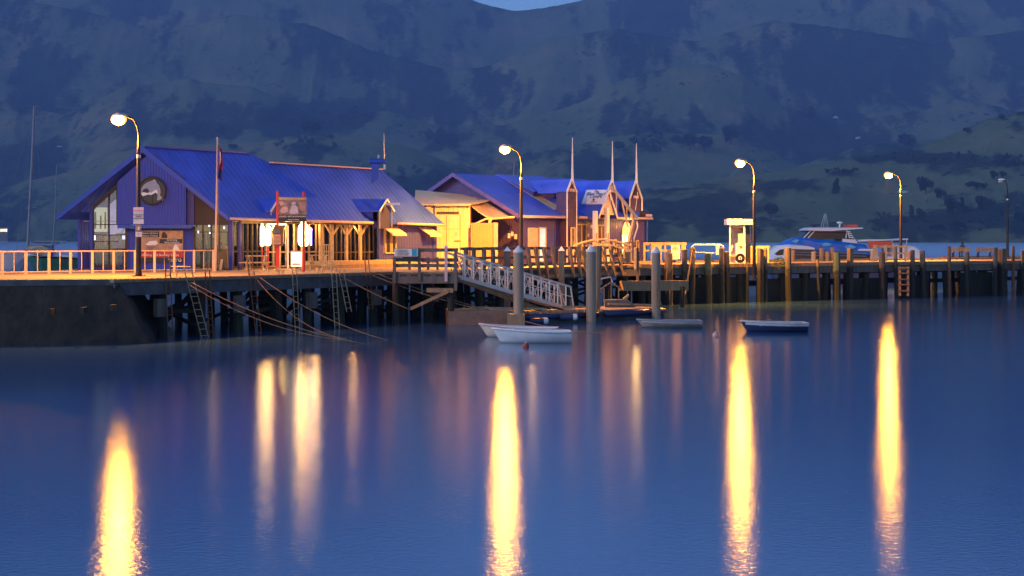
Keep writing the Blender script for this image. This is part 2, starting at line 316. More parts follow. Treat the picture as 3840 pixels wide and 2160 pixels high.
def hills():
    X=GX; gully=ridged(gx/330.0+fbm(gx/260.0,gy/500.0,3,3)*.9,gy/1300.0+fbm(gx/260.0,gy/500.0,3,3)*.5,21,4)
    big=fbm(X/210.0,gy/520.0,77,5,.55); med=fbm(X/60.0,gy/170.0,99,4,.55)
    m=(big-.5)*2.4+(med-.5)*1.6+(.60-gully)*1.9
    def blob(px,Yc,rx,ry,a): return a*np.exp(-((gx-px)/rx)**2-((gy-Yc)/ry)**2)
    PY=YH-(GH-CH)*F/gy
    def sb(px,py,rx,ry,a): return a*np.exp(-((gx-px)/rx)**2-((PY-py)/ry)**2)
    # wooded patches and open pasture where the photograph has them
    for q in [(1205,450,230,45,1.6),(1165,555,150,45,1.6),(760,495,110,28,1.5),(1650,540,70,40,1.2),(2460,520,90,60,1.6),(2600,545,90,35,1.0),(3050,520,260,90,.9),(3480,600,210,24,1.7),(3150,655,90,12,1.6),(2560,800,180,70,.9),(3000,300,400,90,.5),(1700,430,200,40,.7),(100,600,130,60,1.0),(60,420,120,70,.6),(3740,810,160,50,.6),(3560,850,260,40,.5),(1550,690,160,60,1.2),(2200,620,200,60,.8),
              (1400,535,260,22,-1.6),(700,545,260,20,-1.5),(400,640,220,50,-1.0),(2640,270,130,60,-1.3),(2480,350,160,60,-1.0),(2800,600,180,40,-1.3),(3000,650,160,16,-1.5),(3650,530,180,40,-1.7),(3100,760,260,50,-1.0),(1000,330,280,60,-1.0),(2150,250,160,100,-.6),(1500,640,120,20,-1.0),(3400,700,200,40,-.8),(2450,705,120,8,-1.5),(3700,700,160,40,-.8)]: m=m+sb(*q)
    m=m+(fbm(X/34.0,gy/80.0,31,4)-.5)*1.1; mask=1/(1+np.exp(-(m-.12)*3.4))
    rough=fbm(X/11.0,gy/22.0,5,3)
    H2=GH+mask*(2+7*rough)*np.clip(GH/20,0,1)
    nr,nc=X.shape; co=np.stack([X,gy,H2],-1).reshape(-1,3).astype(np.float32)
    me=bpy.data.meshes.new('hills'); me.vertices.add(nr*nc); me.vertices.foreach_set('co',co.ravel())
    i=np.arange((nr-1)*(nc-1)); r=i//(nc-1); c=i%(nc-1); a=r*nc+c
    q=np.stack([a,a+1,a+nc+1,a+nc],-1).astype(np.int32); nf=len(q)
    me.loops.add(nf*4); me.loops.foreach_set('vertex_index',q.ravel()); me.polygons.add(nf); me.polygons.foreach_set('loop_start',np.arange(nf,dtype=np.int32)*4)
    me.polygons.foreach_set('use_smooth',np.ones(nf,bool)); me.update(); me.validate()
    at=me.attributes.new('bush','FLOAT','POINT'); at.data.foreach_set('value',mask.ravel().astype(np.float32))
    m_=bpy.data.materials.new('hill_cover'); m_.use_nodes=True; N=m_.node_tree.nodes; L=m_.node_tree.links; b=N['Principled BSDF']; b.inputs['Roughness'].default_value=.95
    b.inputs['Specular IOR Level'].default_value=.1
    A=N.new('ShaderNodeAttribute'); A.attribute_name='bush'; tc=N.new('ShaderNodeTexCoord')
    def noise(sc,d): n=N.new('ShaderNodeTexNoise'); n.inputs['Scale'].default_value=sc; n.inputs['Detail'].default_value=d; n.inputs['Roughness'].default_value=.65; L.new(tc.outputs['Object'],n.inputs['Vector']); return n
    n1=noise(.045,8); n2=noise(.0035,5); n3=noise(.012,6)
    ad=N.new('ShaderNodeMath'); ad.operation='MULTIPLY_ADD'; ad.inputs[1].default_value=1.5; L.new(n1.outputs['Fac'],ad.inputs[0]); 
    sb_=N.new('ShaderNodeMath'); sb_.operation='SUBTRACT'; L.new(A.outputs['Fac'],sb_.inputs[0]); sb_.inputs[1].default_value=.75; L.new(sb_.outputs[0],ad.inputs[2])
    rp=N.new('ShaderNodeValToRGB'); rp.color_ramp.elements[0].position=.30; rp.color_ramp.elements[1].position=.68; L.new(ad.outputs[0],rp.inputs['Fac'])
    gr=N.new('ShaderNodeValToRGB'); e=gr.color_ramp.elements; e[0].position=.3; e[0].color=(.12,.14,.05,1); e[1].position=.68; e[1].color=(.26,.21,.09,1)
    mm=e.new(.5); mm.color=(.15,.175,.07,1); L.new(n2.outputs['Fac'],gr.inputs['Fac'])
    br=N.new('ShaderNodeValToRGB'); e=br.color_ramp.elements; e[0].position=.3; e[0].color=(.012,.02,.012,1); e[1].position=.75; e[1].color=(.045,.06,.03,1); L.new(n3.outputs['Fac'],br.inputs['Fac'])
    vo=N.new('ShaderNodeTexVoronoi'); vo.inputs['Scale'].default_value=.034; L.new(tc.outputs['Object'],vo.inputs['Vector']); n4=noise(.004,4)
    th=N.new('ShaderNodeMapRange'); th.inputs['From Min'].default_value=.42; th.inputs['From Max'].default_value=.72; th.inputs['To Min'].default_value=.0; th.inputs['To Max'].default_value=.42; L.new(n4.outputs['Fac'],th.inputs['Value'])
    lt=N.new('ShaderNodeMath'); lt.operation='LESS_THAN'; L.new(vo.outputs['Distance'],lt.inputs[0]); L.new(th.outputs['Result'],lt.inputs[1])
    mxx=N.new('ShaderNodeMath'); mxx.operation='MAXIMUM'; L.new(rp.outputs['Color'],mxx.inputs[0]); L.new(lt.outputs[0],mxx.inputs[1])
    mix=N.new('ShaderNodeMix'); mix.data_type='RGBA'; L.new(mxx.outputs[0],mix.inputs['Factor']); L.new(gr.outputs['Color'],mix.inputs['A']); L.new(br.outputs['Color'],mix.inputs['B']); L.new(mix.outputs['Result'],b.inputs['Base Color'])
    bp=N.new('ShaderNodeBump'); bp.inputs['Distance'].default_value=6; bp.inputs['Strength'].default_value=.6; L.new(n1.outputs['Fac'],bp.inputs['Height']); L.new(bp.outputs['Normal'],b.inputs['Normal'])
    me.materials.append(m_); o=bpy.data.objects.new('hills',me); COL.objects.link(o); tag(o,'grassy hills with patches of dark bush across the harbour','hills',kind='structure')
hills()
def on_hill(px,py):
    j=int(np.argmin(np.abs(PX-px))); pr=YH-(GH[:,j]-CH)*F/YY; vis=np.where(pr<=py)[0]
    i=int(vis[0]) if len(vis) else len(YY)-1
    return Vector(((px-1920)*YY[i]/F,YY[i],GH[i,j]))

# haze: the evening air between the wharf and the hills
mb=MB(); mb.box(-7500,7500,-60,8600,-1.5,1600)
hm=bpy.data.materials.new('evening_haze'); hm.use_nodes=True; N=hm.node_tree.nodes; N.clear(); o_=N.new('ShaderNodeOutputMaterial'); pv=N.new('ShaderNodeVolumePrincipled')
pv.inputs['Color'].default_value=(.33,.53,1,1); pv.inputs['Density'].default_value=HAZE if 'HAZE' in globals() else .00009; hm.node_tree.links.new(pv.outputs[0],o_.inputs['Volume'])
tag(mb.build('haze',hm),'thin blue evening haze over the harbour','haze',kind='stuff')

# ---------------------------------------------------------------- wharf geometry lines
Afr=Vector((-16.44,64.4,0)); Bfr=Vector((8.33,100.7,0)); Cfr=Vector((47.0,125.5,0))
dAB=(Bfr-Afr).normalized(); dBC=(Cfr-Bfr).normalized()
nAB=Vector((-dAB.y,dAB.x,0)); nBC=Vector((-dBC.y,dBC.x,0))
LAB=(Bfr-Afr).length; LBC=(Cfr-Bfr).length
FA=FR((Afr.x,Afr.y,0),(dAB.x,dAB.y),(nAB.x,nAB.y)); FB=FR((Bfr.x,Bfr.y,0),(dBC.x,dBC.y),(nBC.x,nBC.y))
def line_px(P,d,px):                     # distance along a plan line where it crosses a photo column
    a=(px-1920)/F; return (a*P.y-P.x)/(d.x-a*d.y)
def kA(px,off=0): return line_px(Afr+nAB*off,dAB,px)
def kB(px,off=0): return line_px(Bfr+nBC*off,dBC,px)

# quay: dark battered stone wall with paving on top
q=thing('quay','dark stone sea wall with a paved top at the left end of the wharf','sea wall',(-22,66,0))
QL=-75.0
def qf(x): return 64.4-(x+16.44)*(-.27)   # front edge of the quay top, running off to the left
rows=[]
for z,off in ((-.6,-1.3),(.2,-1.1),(.9,-.75),(1.6,-.5),(2.2,-.2),(2.6,0)):
    r=[]
    xs=[QL,-60,-50,-42,-36,-32,-28,-25,-22,-19.5,-17.2]
    for x in xs: r.append((x,qf(x)+off+random.uniform(-.05,.05),z+0))
    e=-16.44+(-off)*1.25; r.append((e,64.4+off*.6+.0,z)); r.append((e-.3,66.5,z)); r.append((e-1.2,72,z))
    rows.append(r)
MB().grid(rows).build('stone_face',mStone,q)
mb=MB(); mb.prism([(QL,qf(QL),2.6),(-16.44,64.4,2.6),(-16.6,66.5,2.6),(-18.5,75,2.6),(-24,76.0,2.6),(QL,76+ (QL+24)*.27,2.6)][::1],(0,0,DZ-2.6+.002)); mb.build('paving',mPave,q)
mb=MB(); mb.bar((QL,qf(QL)-.02,2.52),(-16.4,64.38,2.52),.16,.24); mb.build('coping',mConc,q)
for px,py in ((185,1170),(305,1165),(415,1155)):
    p=W(px,py,62.2); mb=MB(); mb.box(p.x-.07,p.x+.07,62.3,62.9,p.z-.12,p.z+.12); mb.build('drain_outlet',mStone,q)
for x_ in (-19.2,-23.5,-28,-33):
    mb=MB(); mb.bar((x_,qf(x_)-1.22,-.3),(x_,qf(x_)-.05,2.45),.05,.05); mb.build('joint',mBlack,q)
MB().prism([(QL,76+(QL+24)*.27,-1),(-24,76,-1),(-18.5,75,-1),(-18.5,74.8,-1),(-24,75.8,-1),(QL,75.8+(QL+24)*.27,-1)],(0,0,3.58)).build('back_wall',mStone,q)

# main wharf
w=thing('wharf','timber wharf on dark piles carrying the blue buildings','wharf',(Afr.x,Afr.y,0))
pts=[FA(0,0,0),FA(LAB,0,0),FB(1.2,0,0),FB(6,10,0),FB(4,34,0),FA(LAB+8,24,0),FA(26,24,0),FA(18,22,0),(-24.5,83.2,0),(-24.2,76.05,0),(-18.6,75.05,0),(-16.7,66.6,0)]
MB().prism([Vector((p[0],p[1],2.45)) for p in pts],(0,0,.2)).build('deck',mDeck,w)
mb=MB(); mb.box(-.3,LAB,-.12,.18,2.5,2.63,FA); mb.build('kerb_beam',mTimber,w)
mb=MB(); mb.box(-.2,LAB,-.06,.3,1.95,2.49,FA); mb.build('edge_beam',mConc,w)
def pile(fr,a,b,top,mat,parent,lean=0,r=.19,zb=-.6,name='pile'):
    p0=fr(a+lean,b,zb); p1=fr(a,b,top); r1=r*random.uniform(.9,1.05)
    return MB().tube([p0,p0.lerp(p1,.5)+Vector((random.uniform(-.03,.03),0,0)),p1],[r*1.1,r,r1],9).build(name,mat,parent,smooth=False)
bents=[]
a=.6; i=0
while a<LAB-.5:
    bents.append(a)
    for j,b in enumerate((.45,2.9,5.6,8.6,12.0)):
        if j and a<2.5 and j>3: continue
        pile(FA,a+random.uniform(-.12,.12),b,2.45,mPileG if (i+j)%3==0 else mPile,w,lean=random.uniform(-.25,.25),r=.21 if j==0 else .2)
    mb=MB(); mb.box(a-.16,a+.16,.2,12.4,1.9,2.35,FA); mb.build('cross_head',mPile,w)
    if i%2==0: mb=MB(); mb.bar(FA(a+.22,.5,.2),FA(a+.22,5.6,1.9),.2,.12); mb.bar(FA(a-.25,5.6,.1),FA(a-.25,.5,1.8),.2,.12); mb.build('cross_brace',mPile,w)
    a+=2.35; i+=1
for k in range(len(bents)-1):
    mb=MB(); z=random.uniform(.75,1.2); mb.bar(FA(bents[k],.72 if k%2 else 2.7,z),FA(bents[k+1],.72 if k%2 else 2.7,z+random.uniform(-.2,.4)),.1,.16); mb.build('waling',mPile,w)
for k in range(1,15,2):
    mb=MB(); mb.bar(FA(2.2*k,8.8,.2),FA(2.2*k+2.6,8.8,2.2),.12,.22); mb.build('raking_strut',mPile,w)
for k in (2.4,7.2,12.1,17.0,21.8): mb=MB(); mb.box(k-.28,k+.28,-.1,.14,.98,1.75,FA); mb.build('fender_block',mGreyT,w)

# jetty extension
jt=thing('jetty','long narrow timber jetty reaching right from the wharf on rough piles','jetty',(Bfr.x,Bfr.y,0))
WB=7.0
MB().box(1.2,LBC,0,WB,2.42,2.65,FB).build('deck',mDeckX,jt)
MB().box(0,LBC,-.1,.2,2.42,2.66,FB).build('kerb_beam',mTimber,jt)
MB().box(0,LBC,WB-.2,WB+.1,2.4,2.78,FB).build('back_kerb',mTimber,jt)
MB().box(0,LBC,-.05,.3,1.95,2.41,FB).build('edge_beam',mGreyT,jt)
a=.4;i=0
while a<LBC:
    for j,b in enumerate((.35,2.5,4.6,6.6)):
        pile(FB,a+random.uniform(-.25,.25),b,2.42,mPile,jt,lean=random.uniform(-.3,.3),r=random.uniform(.19,.27))
    MB().box(a-.17,a+.17,.1,6.9,1.85,2.3,FB).build('cross_head',mPile,jt)
    a+=2.05 if i<14 else 2.9; i+=1
for a0,a1,b in ((0,16,2.2),(16,28,2.2),(28,46,2.2),(2,30,4.8)):
    mb=MB(); mb.bar(FB(a0,b,1.15),FB(a1,b,1.2),.2,.3); mb.build('waling',mPile,jt)
# plank sheeting low behind the first bays, as the dark panels between the piles
for a0,a1 in ((3,9.5),(10.5,17.2),(19,22.5),(24,27),(31,34.6)):
    MB().box(a0,a1,.5,.58,-.5,random.uniform(1.5,1.9),FB).build('plank_sheeting',mPile,jt)
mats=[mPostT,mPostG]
front=[(2493,2522,947),(2560,2574,936),(2586,2607,929),(2642,2667,950),(2696,2714,929),(2716,2732,944),(2798,2808,985),(2843,2861,936),(2864,2877,929),(2942,2965,928),(3060,3070,975),(3124,3150,947),(3180,3197,932),(3296,3318,945),(3350,3364,927),(3414,3430,938),(3449,3468,940),(3553,3565,923),(3617,3635,946),(3724,3741,928),(3745,3769,933),(3793,3805,923),(3828,3846,939)]
for i,(x0,x1,y) in enumerate(front):
    k=kB((x0+x1)/2,-.28); P=FB(k,-.28,0); wd_=(x1-x0)*P.y/F; zt=WZ(y,P.y)
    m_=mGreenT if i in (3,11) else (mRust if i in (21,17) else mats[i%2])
    mb=MB(); lean=random.uniform(-.12,.22)
    if i in (1,5,7,12,20): mb.hexa([FB(k+lean-wd_/2,-.28-wd_/2,-.6),FB(k+lean+wd_/2,-.28-wd_/2,-.6),FB(k+lean+wd_/2,-.28+wd_/2,-.6),FB(k+lean-wd_/2,-.28+wd_/2,-.6)]+[FB(k+a*wd_/2,-.28+b*wd_/2,zt+random.uniform(-.03,.03)) for a,b in ((-1,-1),(1,-1),(1,1),(-1,1))])
    else: mb.tube([FB(k+lean,-.3,-.6),FB(k+lean*.5,-.29,1.3),FB(k,-.28,zt-.04),FB(k,-.28,zt)],[wd_*.62,wd_*.56,wd_*.52,wd_*.44],10)
    mb.build('mooring_pile',m_,jt)
back=[(2965,2981,938),(3042,3060,944),(3072,3089,931),(3093,3110,943),(3114,3128,929),(3264,3278,938),(3402,3418,944)]
for i,(x0,x1,y) in enumerate(back):
    k=kB((x0+x1)/2,WB-.3); P=FB(k,WB-.3,0); r=(x1-x0)*P.y/F/2; zt=WZ(y,P.y)
    MB().tube([FB(k,WB-.3,2.4),FB(k,WB-.3,zt-.04),FB(k,WB-.3,zt)],[r,r,r*.85],10).build('bollard_post',mTimberY if i%2 else mTimber,jt)
# big horizontal fender log and landing stage beside the pontoon
mb=MB(); P0=W(2330,1072,96.5); P1=W(2575,1070,98.5); mb.bar(P0,P1,.5,.62)
lg=thing('landing_stage','heavy timber landing beam fixed low in front of the jetty beside the round pile','landing stage',(P0.x,P0.y,P0.z))
mb.build('beam',mTimber,lg)
for px in (2345,2440,2560):
    p=W(px,1075,97.9); MB().tube([(p.x,p.y+.2,-.6),(p.x,p.y+.2,p.z)],.17,8).build('post',mPile,lg)

# ---------------------------------------------------------------- street lamps
def lamp(px,ybase,Y,yarch,hx,hy,label,lit=True,first=None,power=0):
    zt=WZ(yarch,Y); X=WX(px,Y); zb=DZ if ybase is None else ybase
    t=thing('street_lamp',label,'street lamp',(X,Y,zb),group='curved street lamps along the wharf')
    h=zt-zb; reach=X-WX(hx,Y); zh=WZ(hy,Y)-zb
    def at(x,z): return Vector((X+x,Y,zb+z))
    MB().tube([at(0,0),at(0,h*.04),at(0,h*.75)],[.16,.13,.085],10).tube([at(-.0,0),at(0,.04)],.32,10).build('pole',mPole,t,smooth=False)
    arc=[at(0,h*.75),at(0,h-.95)]
    cx=-reach*.45
    for k in range(0,9):
        a=k/8*math.pi/2; arc.append(at(cx*(1-math.cos(a)),h-.95+.95*math.sin(a)))
    arc.append(at(-reach+.25,zh+.1))
    MB().tube(arc,[.085,.05]+[.042]*(len(arc)-2),8).build('curved_arm',mPole,t,smooth=True)
    ax=-reach
    MB().tube([at(0,h*.745),at(0,h*.765)],.1,10).build('collar',mSteel,t)
    mb=MB(); mb.sphere(at(ax+.1,zh+.13),.34,.16,.10); hd=mb.build('lamp_head',mSteel if lit else mWhite,t,smooth=True)
    mb=MB(); mb.sphere(at(ax-.02,zh-.08),.36 if lit else .22,.2,.25 if lit else .06); 
    if lit: MB().sphere(at(ax-.02,zh-.04)+Vector((0,.09,0)),.36,.22,.28).build('bulb_cover',mFringeBowl,hd,smooth=True); mb=MB(); mb.sphere(at(ax-.02,zh-.09)+Vector((0,-.06,0)),.30,.2,.21)  # orange outer bowl imitates the glow fringe around the bulb
    mb.build('bulb' if lit else 'bulb_cover',mLamp if lit else mLampOff,hd,smooth=True)
    if lit:
        l=plight(at(ax-.02,zh-.42),power,r=.13,parent=t,kind='SPOT'); l.data.spot_size=math.radians(174); l.data.spot_blend=1
        plight(at(ax-.02,zh-.40),power*.10,r=.13,parent=t)
    return t
LAMPS=[(520,None,69.3,441,445,443,'lit street lamp standing in front of the dolphin gable, white notices strapped to its pole',950),
 (1955,None,93.9,562,1895,557,'lit street lamp between the yellow shed and the front of the pearl centre',1900),
 (2828,1.6,104.6,611,2777,609,'lit street lamp at the jetty edge right of the white fuel kiosk',1700),
 (3378,None,127.0,656,3333,655,'lit street lamp rising behind the timber pen beyond the stern of the ferry',1900)]
for px,zb,Y,ya,hx,hy,lab,pw in LAMPS: lamp(px,zb,Y,ya,hx,hy,lab,True,power=pw*LP)
lamp(3778,None,141,677,3752,679,'unlit street lamp at the far right end of the jetty',False)

# notices on first lamp pole
def sheet(name,px0,px1,py0,py1,Y,mat,parent,d=.02,frame=None):
    return MB().pbox(px0,px1,py0,py1,Y,d).build(name,mat,parent)
s=thing('notice_board','white notice with a small brown panel strapped to the first lamp pole','notice',W(520,840,69.1))
sheet('upper_notice',500,538,777,840,69.1,mWhite,s); sheet('brown_panel',508,530,843,870,69.1,mPosterB,s); sheet('lower_notice',508,531,870,888,69.1,mWhite,s)
sx=69.05/F
text('NO PARKING',7*sx,W(519,790,69.07),s,mRed); text('DUCK SMITH\nWHARF\nLOADING ZONE',6.5*sx,W(519,812,69.07),s,mText); text('P5',7*sx,W(519,879,69.07),s,mText)
MB().pprism([(515,862),(518,850),(523,848),(524,862)],69.08,.01).build('figure_mark',mWhite,s)

# ---------------------------------------------------------------- railing on the quay
rl=thing('quay_railing','pale metal railing with alternating thick and thin posts in front of the dolphin gable','railing',(-22,73,DZ))
R0=W(8,1031,72.0); R1=W(728,1019,79.0)
def rp(px): 
    d=(R1-R0).normalized(); k=line_px(Vector((R0.x,R0.y,0)),Vector((d.x,d.y,0)).normalized(),px); e=Vector((d.x,d.y,0)).normalized(); return Vector((R0.x,R0.y,DZ))+e*k
posts=[-75,8,97,184,265,347,427,507,580,654,728,800]
for i,px in enumerate(posts):
    p=rp(px); MB().box(p.x-.055,p.x+.055,p.y-.055,p.y+.055,DZ,DZ+1.12).build('post',mHandrail,rl)
    if i<len(posts)-1:
        p2=rp((px+posts[i+1])/2); MB().tube([p2+Vector((0,0,.12)),p2+Vector((0,0,1.05))],.022,6).build('baluster',mHandrail,rl)
a=rp(posts[0]); b=rp(posts[-1])
MB().tube([a+Vector((0,0,1.08)),b+Vector((0,0,1.08))],.035,8).build('top_rail',mHandrail,rl); MB().tube([a+Vector((0,0,.12)),b+Vector((0,0,.12))],.022,8).build('bottom_rail',mHandrail,rl)

# ---------------------------------------------------------------- ladders on the wharf edge
def ladder(px,ytop,ybot,lean,mat,label,hoop=True,wd=.4,n=9,dx=0):
    k=kA(px,-.2); P=FA(k,-.2,0); zt=WZ(ytop,P.y); zb=max(-.4,WZ(ybot,P.y))
    t=thing('ladder',label,'ladder',(P.x,P.y,DZ),group='ladders on the wharf edge')
    for s in (-1,1):
        a=FA(k+s*wd/2,-.12,zt); b=FA(k+s*wd/2+lean,-.35,zb); pts=[a,b]
        if hoop: pts=[FA(k+s*wd/2,.75,DZ),FA(k+s*wd/2-.0,.7,zt),a,b]
        MB().tube(pts,.028,6).build('stile',mat,t)
    for i in range(n):
        f=(i+.5)/n; z=zt+(zb-zt)*(.18+.8*f); ff=(zt-z)/(zt-zb)
        MB().tube([FA(k-wd/2+lean*ff,-.12-.23*ff,z),FA(k+wd/2+lean*ff,-.12-.23*ff,z)],.017,5).build('rung',mat,t)
ladder(632,958,1290,.0,mRust,'thin dark rusty ladder nearest the lamp pole',False,.28)
ladder(706,1000,1280,.9,mTimberY,'pale leaning ladder with a handrail hoop in front of the blue gable wall',True,.42)
ladder(782,1012,1285,.05,mRust,'slim rusty ladder in front of the glazed corner of the blue shop',False,.26)
ladder(940,958,1270,.4,mRust,'rusty brown ladder with tall stiles under the first picnic table',False,.34)
ladder(1108,1010,1262,0,mTimberY,'slim hooped ladder below the bright white lantern',True,.3)
ladder(1255,995,1262,.05,mTimberY,'hooped ladder left of the low timber step',True,.34)
ladder(1283,1010,1170,.35,mTimberY,'short leaning ladder beside the hooped ladder',False,.36,6)
ladder(1378,955,1160,.1,mRust,'dark ladder with long upright stiles in front of the low timber step',False,.28,6)

# ---------------------------------------------------------------- mooring ropes
def rope(p0,p1,sag,label,r=.012,n=14,mat=None):
    p0=Vector(p0); p1=Vector(p1); pts=[]
    for i in range(n+1):
        f=i/n; p=p0.lerp(p1,f); p.z-=sag*4*f*(1-f); pts.append(p)
    o=MB().tube(pts,r,6).build('mooring_rope',mat or mRope,None,smooth=True); tag(o,label,'rope',group='mooring ropes'); return o
E=lambda px,z=2.35,off=-.15: FA(kA(px,off),off,z)
rope(E(700,2.4),W(1320,1278,64.5),.5,'long double rope slanting from the pale leaning ladder down to the water, lower strand')
rope(E(715,2.45),W(1370,1290,63.5),.35,'long double rope slanting from the pale leaning ladder down to the water, upper strand')
rope(E(960,2.5),W(1300,1272,66.5),.55,'steep sagging rope from the first picnic table down to the water')
rope(E(975,2.55),W(1455,1276,66.0),.35,'rope from the first picnic table reaching furthest across the water')
rope(E(1280,2.5),W(1540,1162,76.5),.08,'short thick rope from the twin ladders to the end of the diagonal brace',.03)
rope(E(1395,2.5),W(1800,1160,78.0),.12,'lower of two parallel ropes passing under the timber landing platform',.026)
rope(E(1420,2.55),W(1835,1163,78.5),.1,'upper of two parallel ropes passing under the timber landing platform',.026)
rope(W(1970,1205,76.2),W(2265,1248,70.0),.12,'taut pale rope from the brown pontoon box out over the water',.018)

# ================================================================ the blue shop with the dolphin gable
OY=83.2; OX=WX(888,OY)
F1=FR((OX,OY,DZ),(UX,UY),(-1,0))
def k1(px,t): a=(px-1920)/F; return (a*OY-OX+t)/(UX-a*UY)
ev=lambda k: 2.86-.0107*k
HT=6.6; HL=6.15; TL=3.99
shop=thing('wharf_shop','long blue shop with a steep roof and a round dolphin window in its gable','shop',(OX-4.6,OY+.2,DZ))
def rz(k,t): return ev(k)+(HT-ev(k))*t/4.6
def roofslab(rows,name,mat,th,parent):
    mb=MB(); n=len(rows); top=[[F1(k,t,z) for k,t,z in r] for r in rows]; bot=[[p-Vector((0,0,th)) for p in r] for r in top]
    mb.grid(top); mb.grid([r[::-1] for r in bot])
    for i in range(n-1):
        mb.add([top[i][0],top[i+1][0],bot[i+1][0],bot[i][0]],[(0,1,2,3)]); mb.add([top[i][-1],bot[i][-1],bot[i+1][-1],top[i+1][-1]],[(0,1,2,3)])
    m=len(top[0])
    for j in range(m-1):
        mb.add([top[0][j],top[0][j+1],bot[0][j+1],bot[0][j]],[(3,2,1,0)]); mb.add([top[-1][j],top[-1][j+1],bot[-1][j+1],bot[-1][j]],[(0,1,2,3)])
    return mb.build(name,mat,parent)
K1=18.6
ks=[-.6,2,4,6,7.54]
front=roofslab([[(k,0,rz(k,0)),(k,2,rz(k,2)),(k,TL,rz(k,TL)),(k+ (0.0),4.6,HT)] for k in ks],'front_roof',mRoof,.14,shop)
roofslab([[(k,0,rz(k,0)),(k,2,rz(k,2)),(k,TL-.0,rz(k,TL))] for k in (7.54,8.3,11,14,K1)],'front_roof',mRoof,.14,shop)
MB().prism([F1(7.54,4.6,HT),F1(7.54,TL,rz(7.5,TL)),F1(8.45,TL,rz(8.4,TL))],(0,.0,-.12)).build('front_roof',mRoof,shop)
roofslab([[(k,4.62,HT),(k,9.2,2.86)] for k in (-.6,7.54)],'back_roof',mRoof,.14,shop)
roofslab([[(k,TL+.02,rz(k,TL)),(k,9.2,2.7)] for k in (7.55,K1)],'back_roof',mRoof,.14,shop)
mb=MB(); mb.bar(F1(-.62,4.61,HT+.03),F1(7.54,4.61,HT+.03),.22,.07); mb.build('ridge_cap',mRoofF,shop)
mb=MB(); mb.bar(F1(8.3,TL,rz(8,TL)+.04),F1(K1,TL,rz(K1,TL)+.04),.26,.08); mb.build('ridge_cap',mAwn,shop)
# barge boards on both rakes of the gable, and the far gable
for t0,t1 in ((0,4.6),(9.2,4.6)):
    z0=2.86; mb=MB(); mb.prism([F1(-.64,t0,z0+.04),F1(-.64,t1,HT+.05),F1(-.64,t1,HT-.3),F1(-.64,t0,z0-.22)],F1(.06,0,0)-F1(0,0,0)); mb.build('barge_board',mRoofF,shop)
mb=MB(); mb.tube([F1(-.6,-.08,ev(0)-.1),F1(6,-.08,ev(6)-.1),F1(12.6,-.08,ev(12)-.1)],.075,8); mb.build('gutter',mAwn,shop,smooth=True)
mb=MB(); mb.tube([F1(13.7,-.08,ev(13)-.1),F1(K1,-.08,ev(K1)-.1)],.075,8); mb.build('gutter',mAwn,shop,smooth=True)
# gable front: everything at the plane Y=OY
G=OY
def gp(l): return [W(x,y,0) for x,y in l]
def gpanel(name,poly,Y,d,mat,parent=shop): return MB().pprism(poly,Y,d).build(name,mat,parent)
gpanel('gable_bay',[(440,842),(440,682),(570,566),(697,672),(697,842)],G-.45,.5,mWallG)
gpanel('bay_underside',[(440,856),(440,843),(725,843),(725,850),(712,856)],G-.47,.6,mRoofF)
gpanel('bay_cheek',[(698,842),(698,676),(728,702),(728,842)],G-.1,.3,mBluePlain)
gpanel('lower_wall',[(474,1013),(474,857),(725,857),(725,1013)],G+.05,.12,mWallG)
gpanel('base_wall',[(345,1013),(345,1004),(473,1004),(473,1013)],G+.03,.14,mWallG)
gpanel('corner_post',[(335,1013),(335,800),(347,790),(347,1013)],G-.05,.35,mBluePlain)
gpanel('soffit_panel',[(303,796),(303,786),(320,772),(340,772),(340,796)],G+.0,.1,mWallG)
# left glazing
def window(px0,px1,poly,Y,mull,bars,parent=shop,frame=mDarkWood,glass=mGlass,fw=4):
    g=MB().pprism(poly,Y+.06,.02).build('window',glass,parent)
    mb=MB()
    n=len(poly)
    for i in range(n):
        a=W(*poly[i],Y+.02); b=W(*poly[(i+1)%n],Y+.02); mb.bar(a,b,.1,fw*Y/F)
    for x in mull:
        ys=[y for y in cross_y(poly,x)]
        if len(ys)>=2: mb.pbox(x-fw/2,x+fw/2,min(ys),max(ys),Y-.03,.1)
    for y,x0,x1 in bars: mb.pbox(x0,x1,y-fw/2+.3,y+fw/2-.3,Y-.02,.08)
    mb.build('frame',frame,g); return g
def cross_y(poly,x):
    r=[]
    for i in range(len(poly)):
        (x0,y0),(x1,y1)=poly[i],poly[(i+1)%len(poly)]
        if (x0-x)*(x1-x)<0: r.append(y0+(y1-y0)*(x-x0)/(x1-x0))
    return r
window(347,473,[(349,1003),(349,782),(440,702),(440,843),(473,843),(473,1003)],G,[407.5],[(842,349,440),(881,349,473),(938,349,473),(905,349,440)])
gpanel('dark_soffit',[(349,780),(349,768),(440,688),(440,700)],G+.01,.3,mDarkWood)
window(728,858,[(729,1010),(729,842),(858,842),(858,1010)],G,[760,791,822],[(870,729,858),(938,729,858)])
gpanel('timber_infill',[(729,840),(729,704),(858,812),(858,840)],G+.02,.12,mDarkWood)
gpanel('corner_post',[(858,1013),(858,815),(871,815),(871,1013)],G-.05,.3,mBluePlain)
gpanel('sill_wall',[(729,1013),(729,1008),(858,1008),(858,1013)],G,.12,mBluePlain)
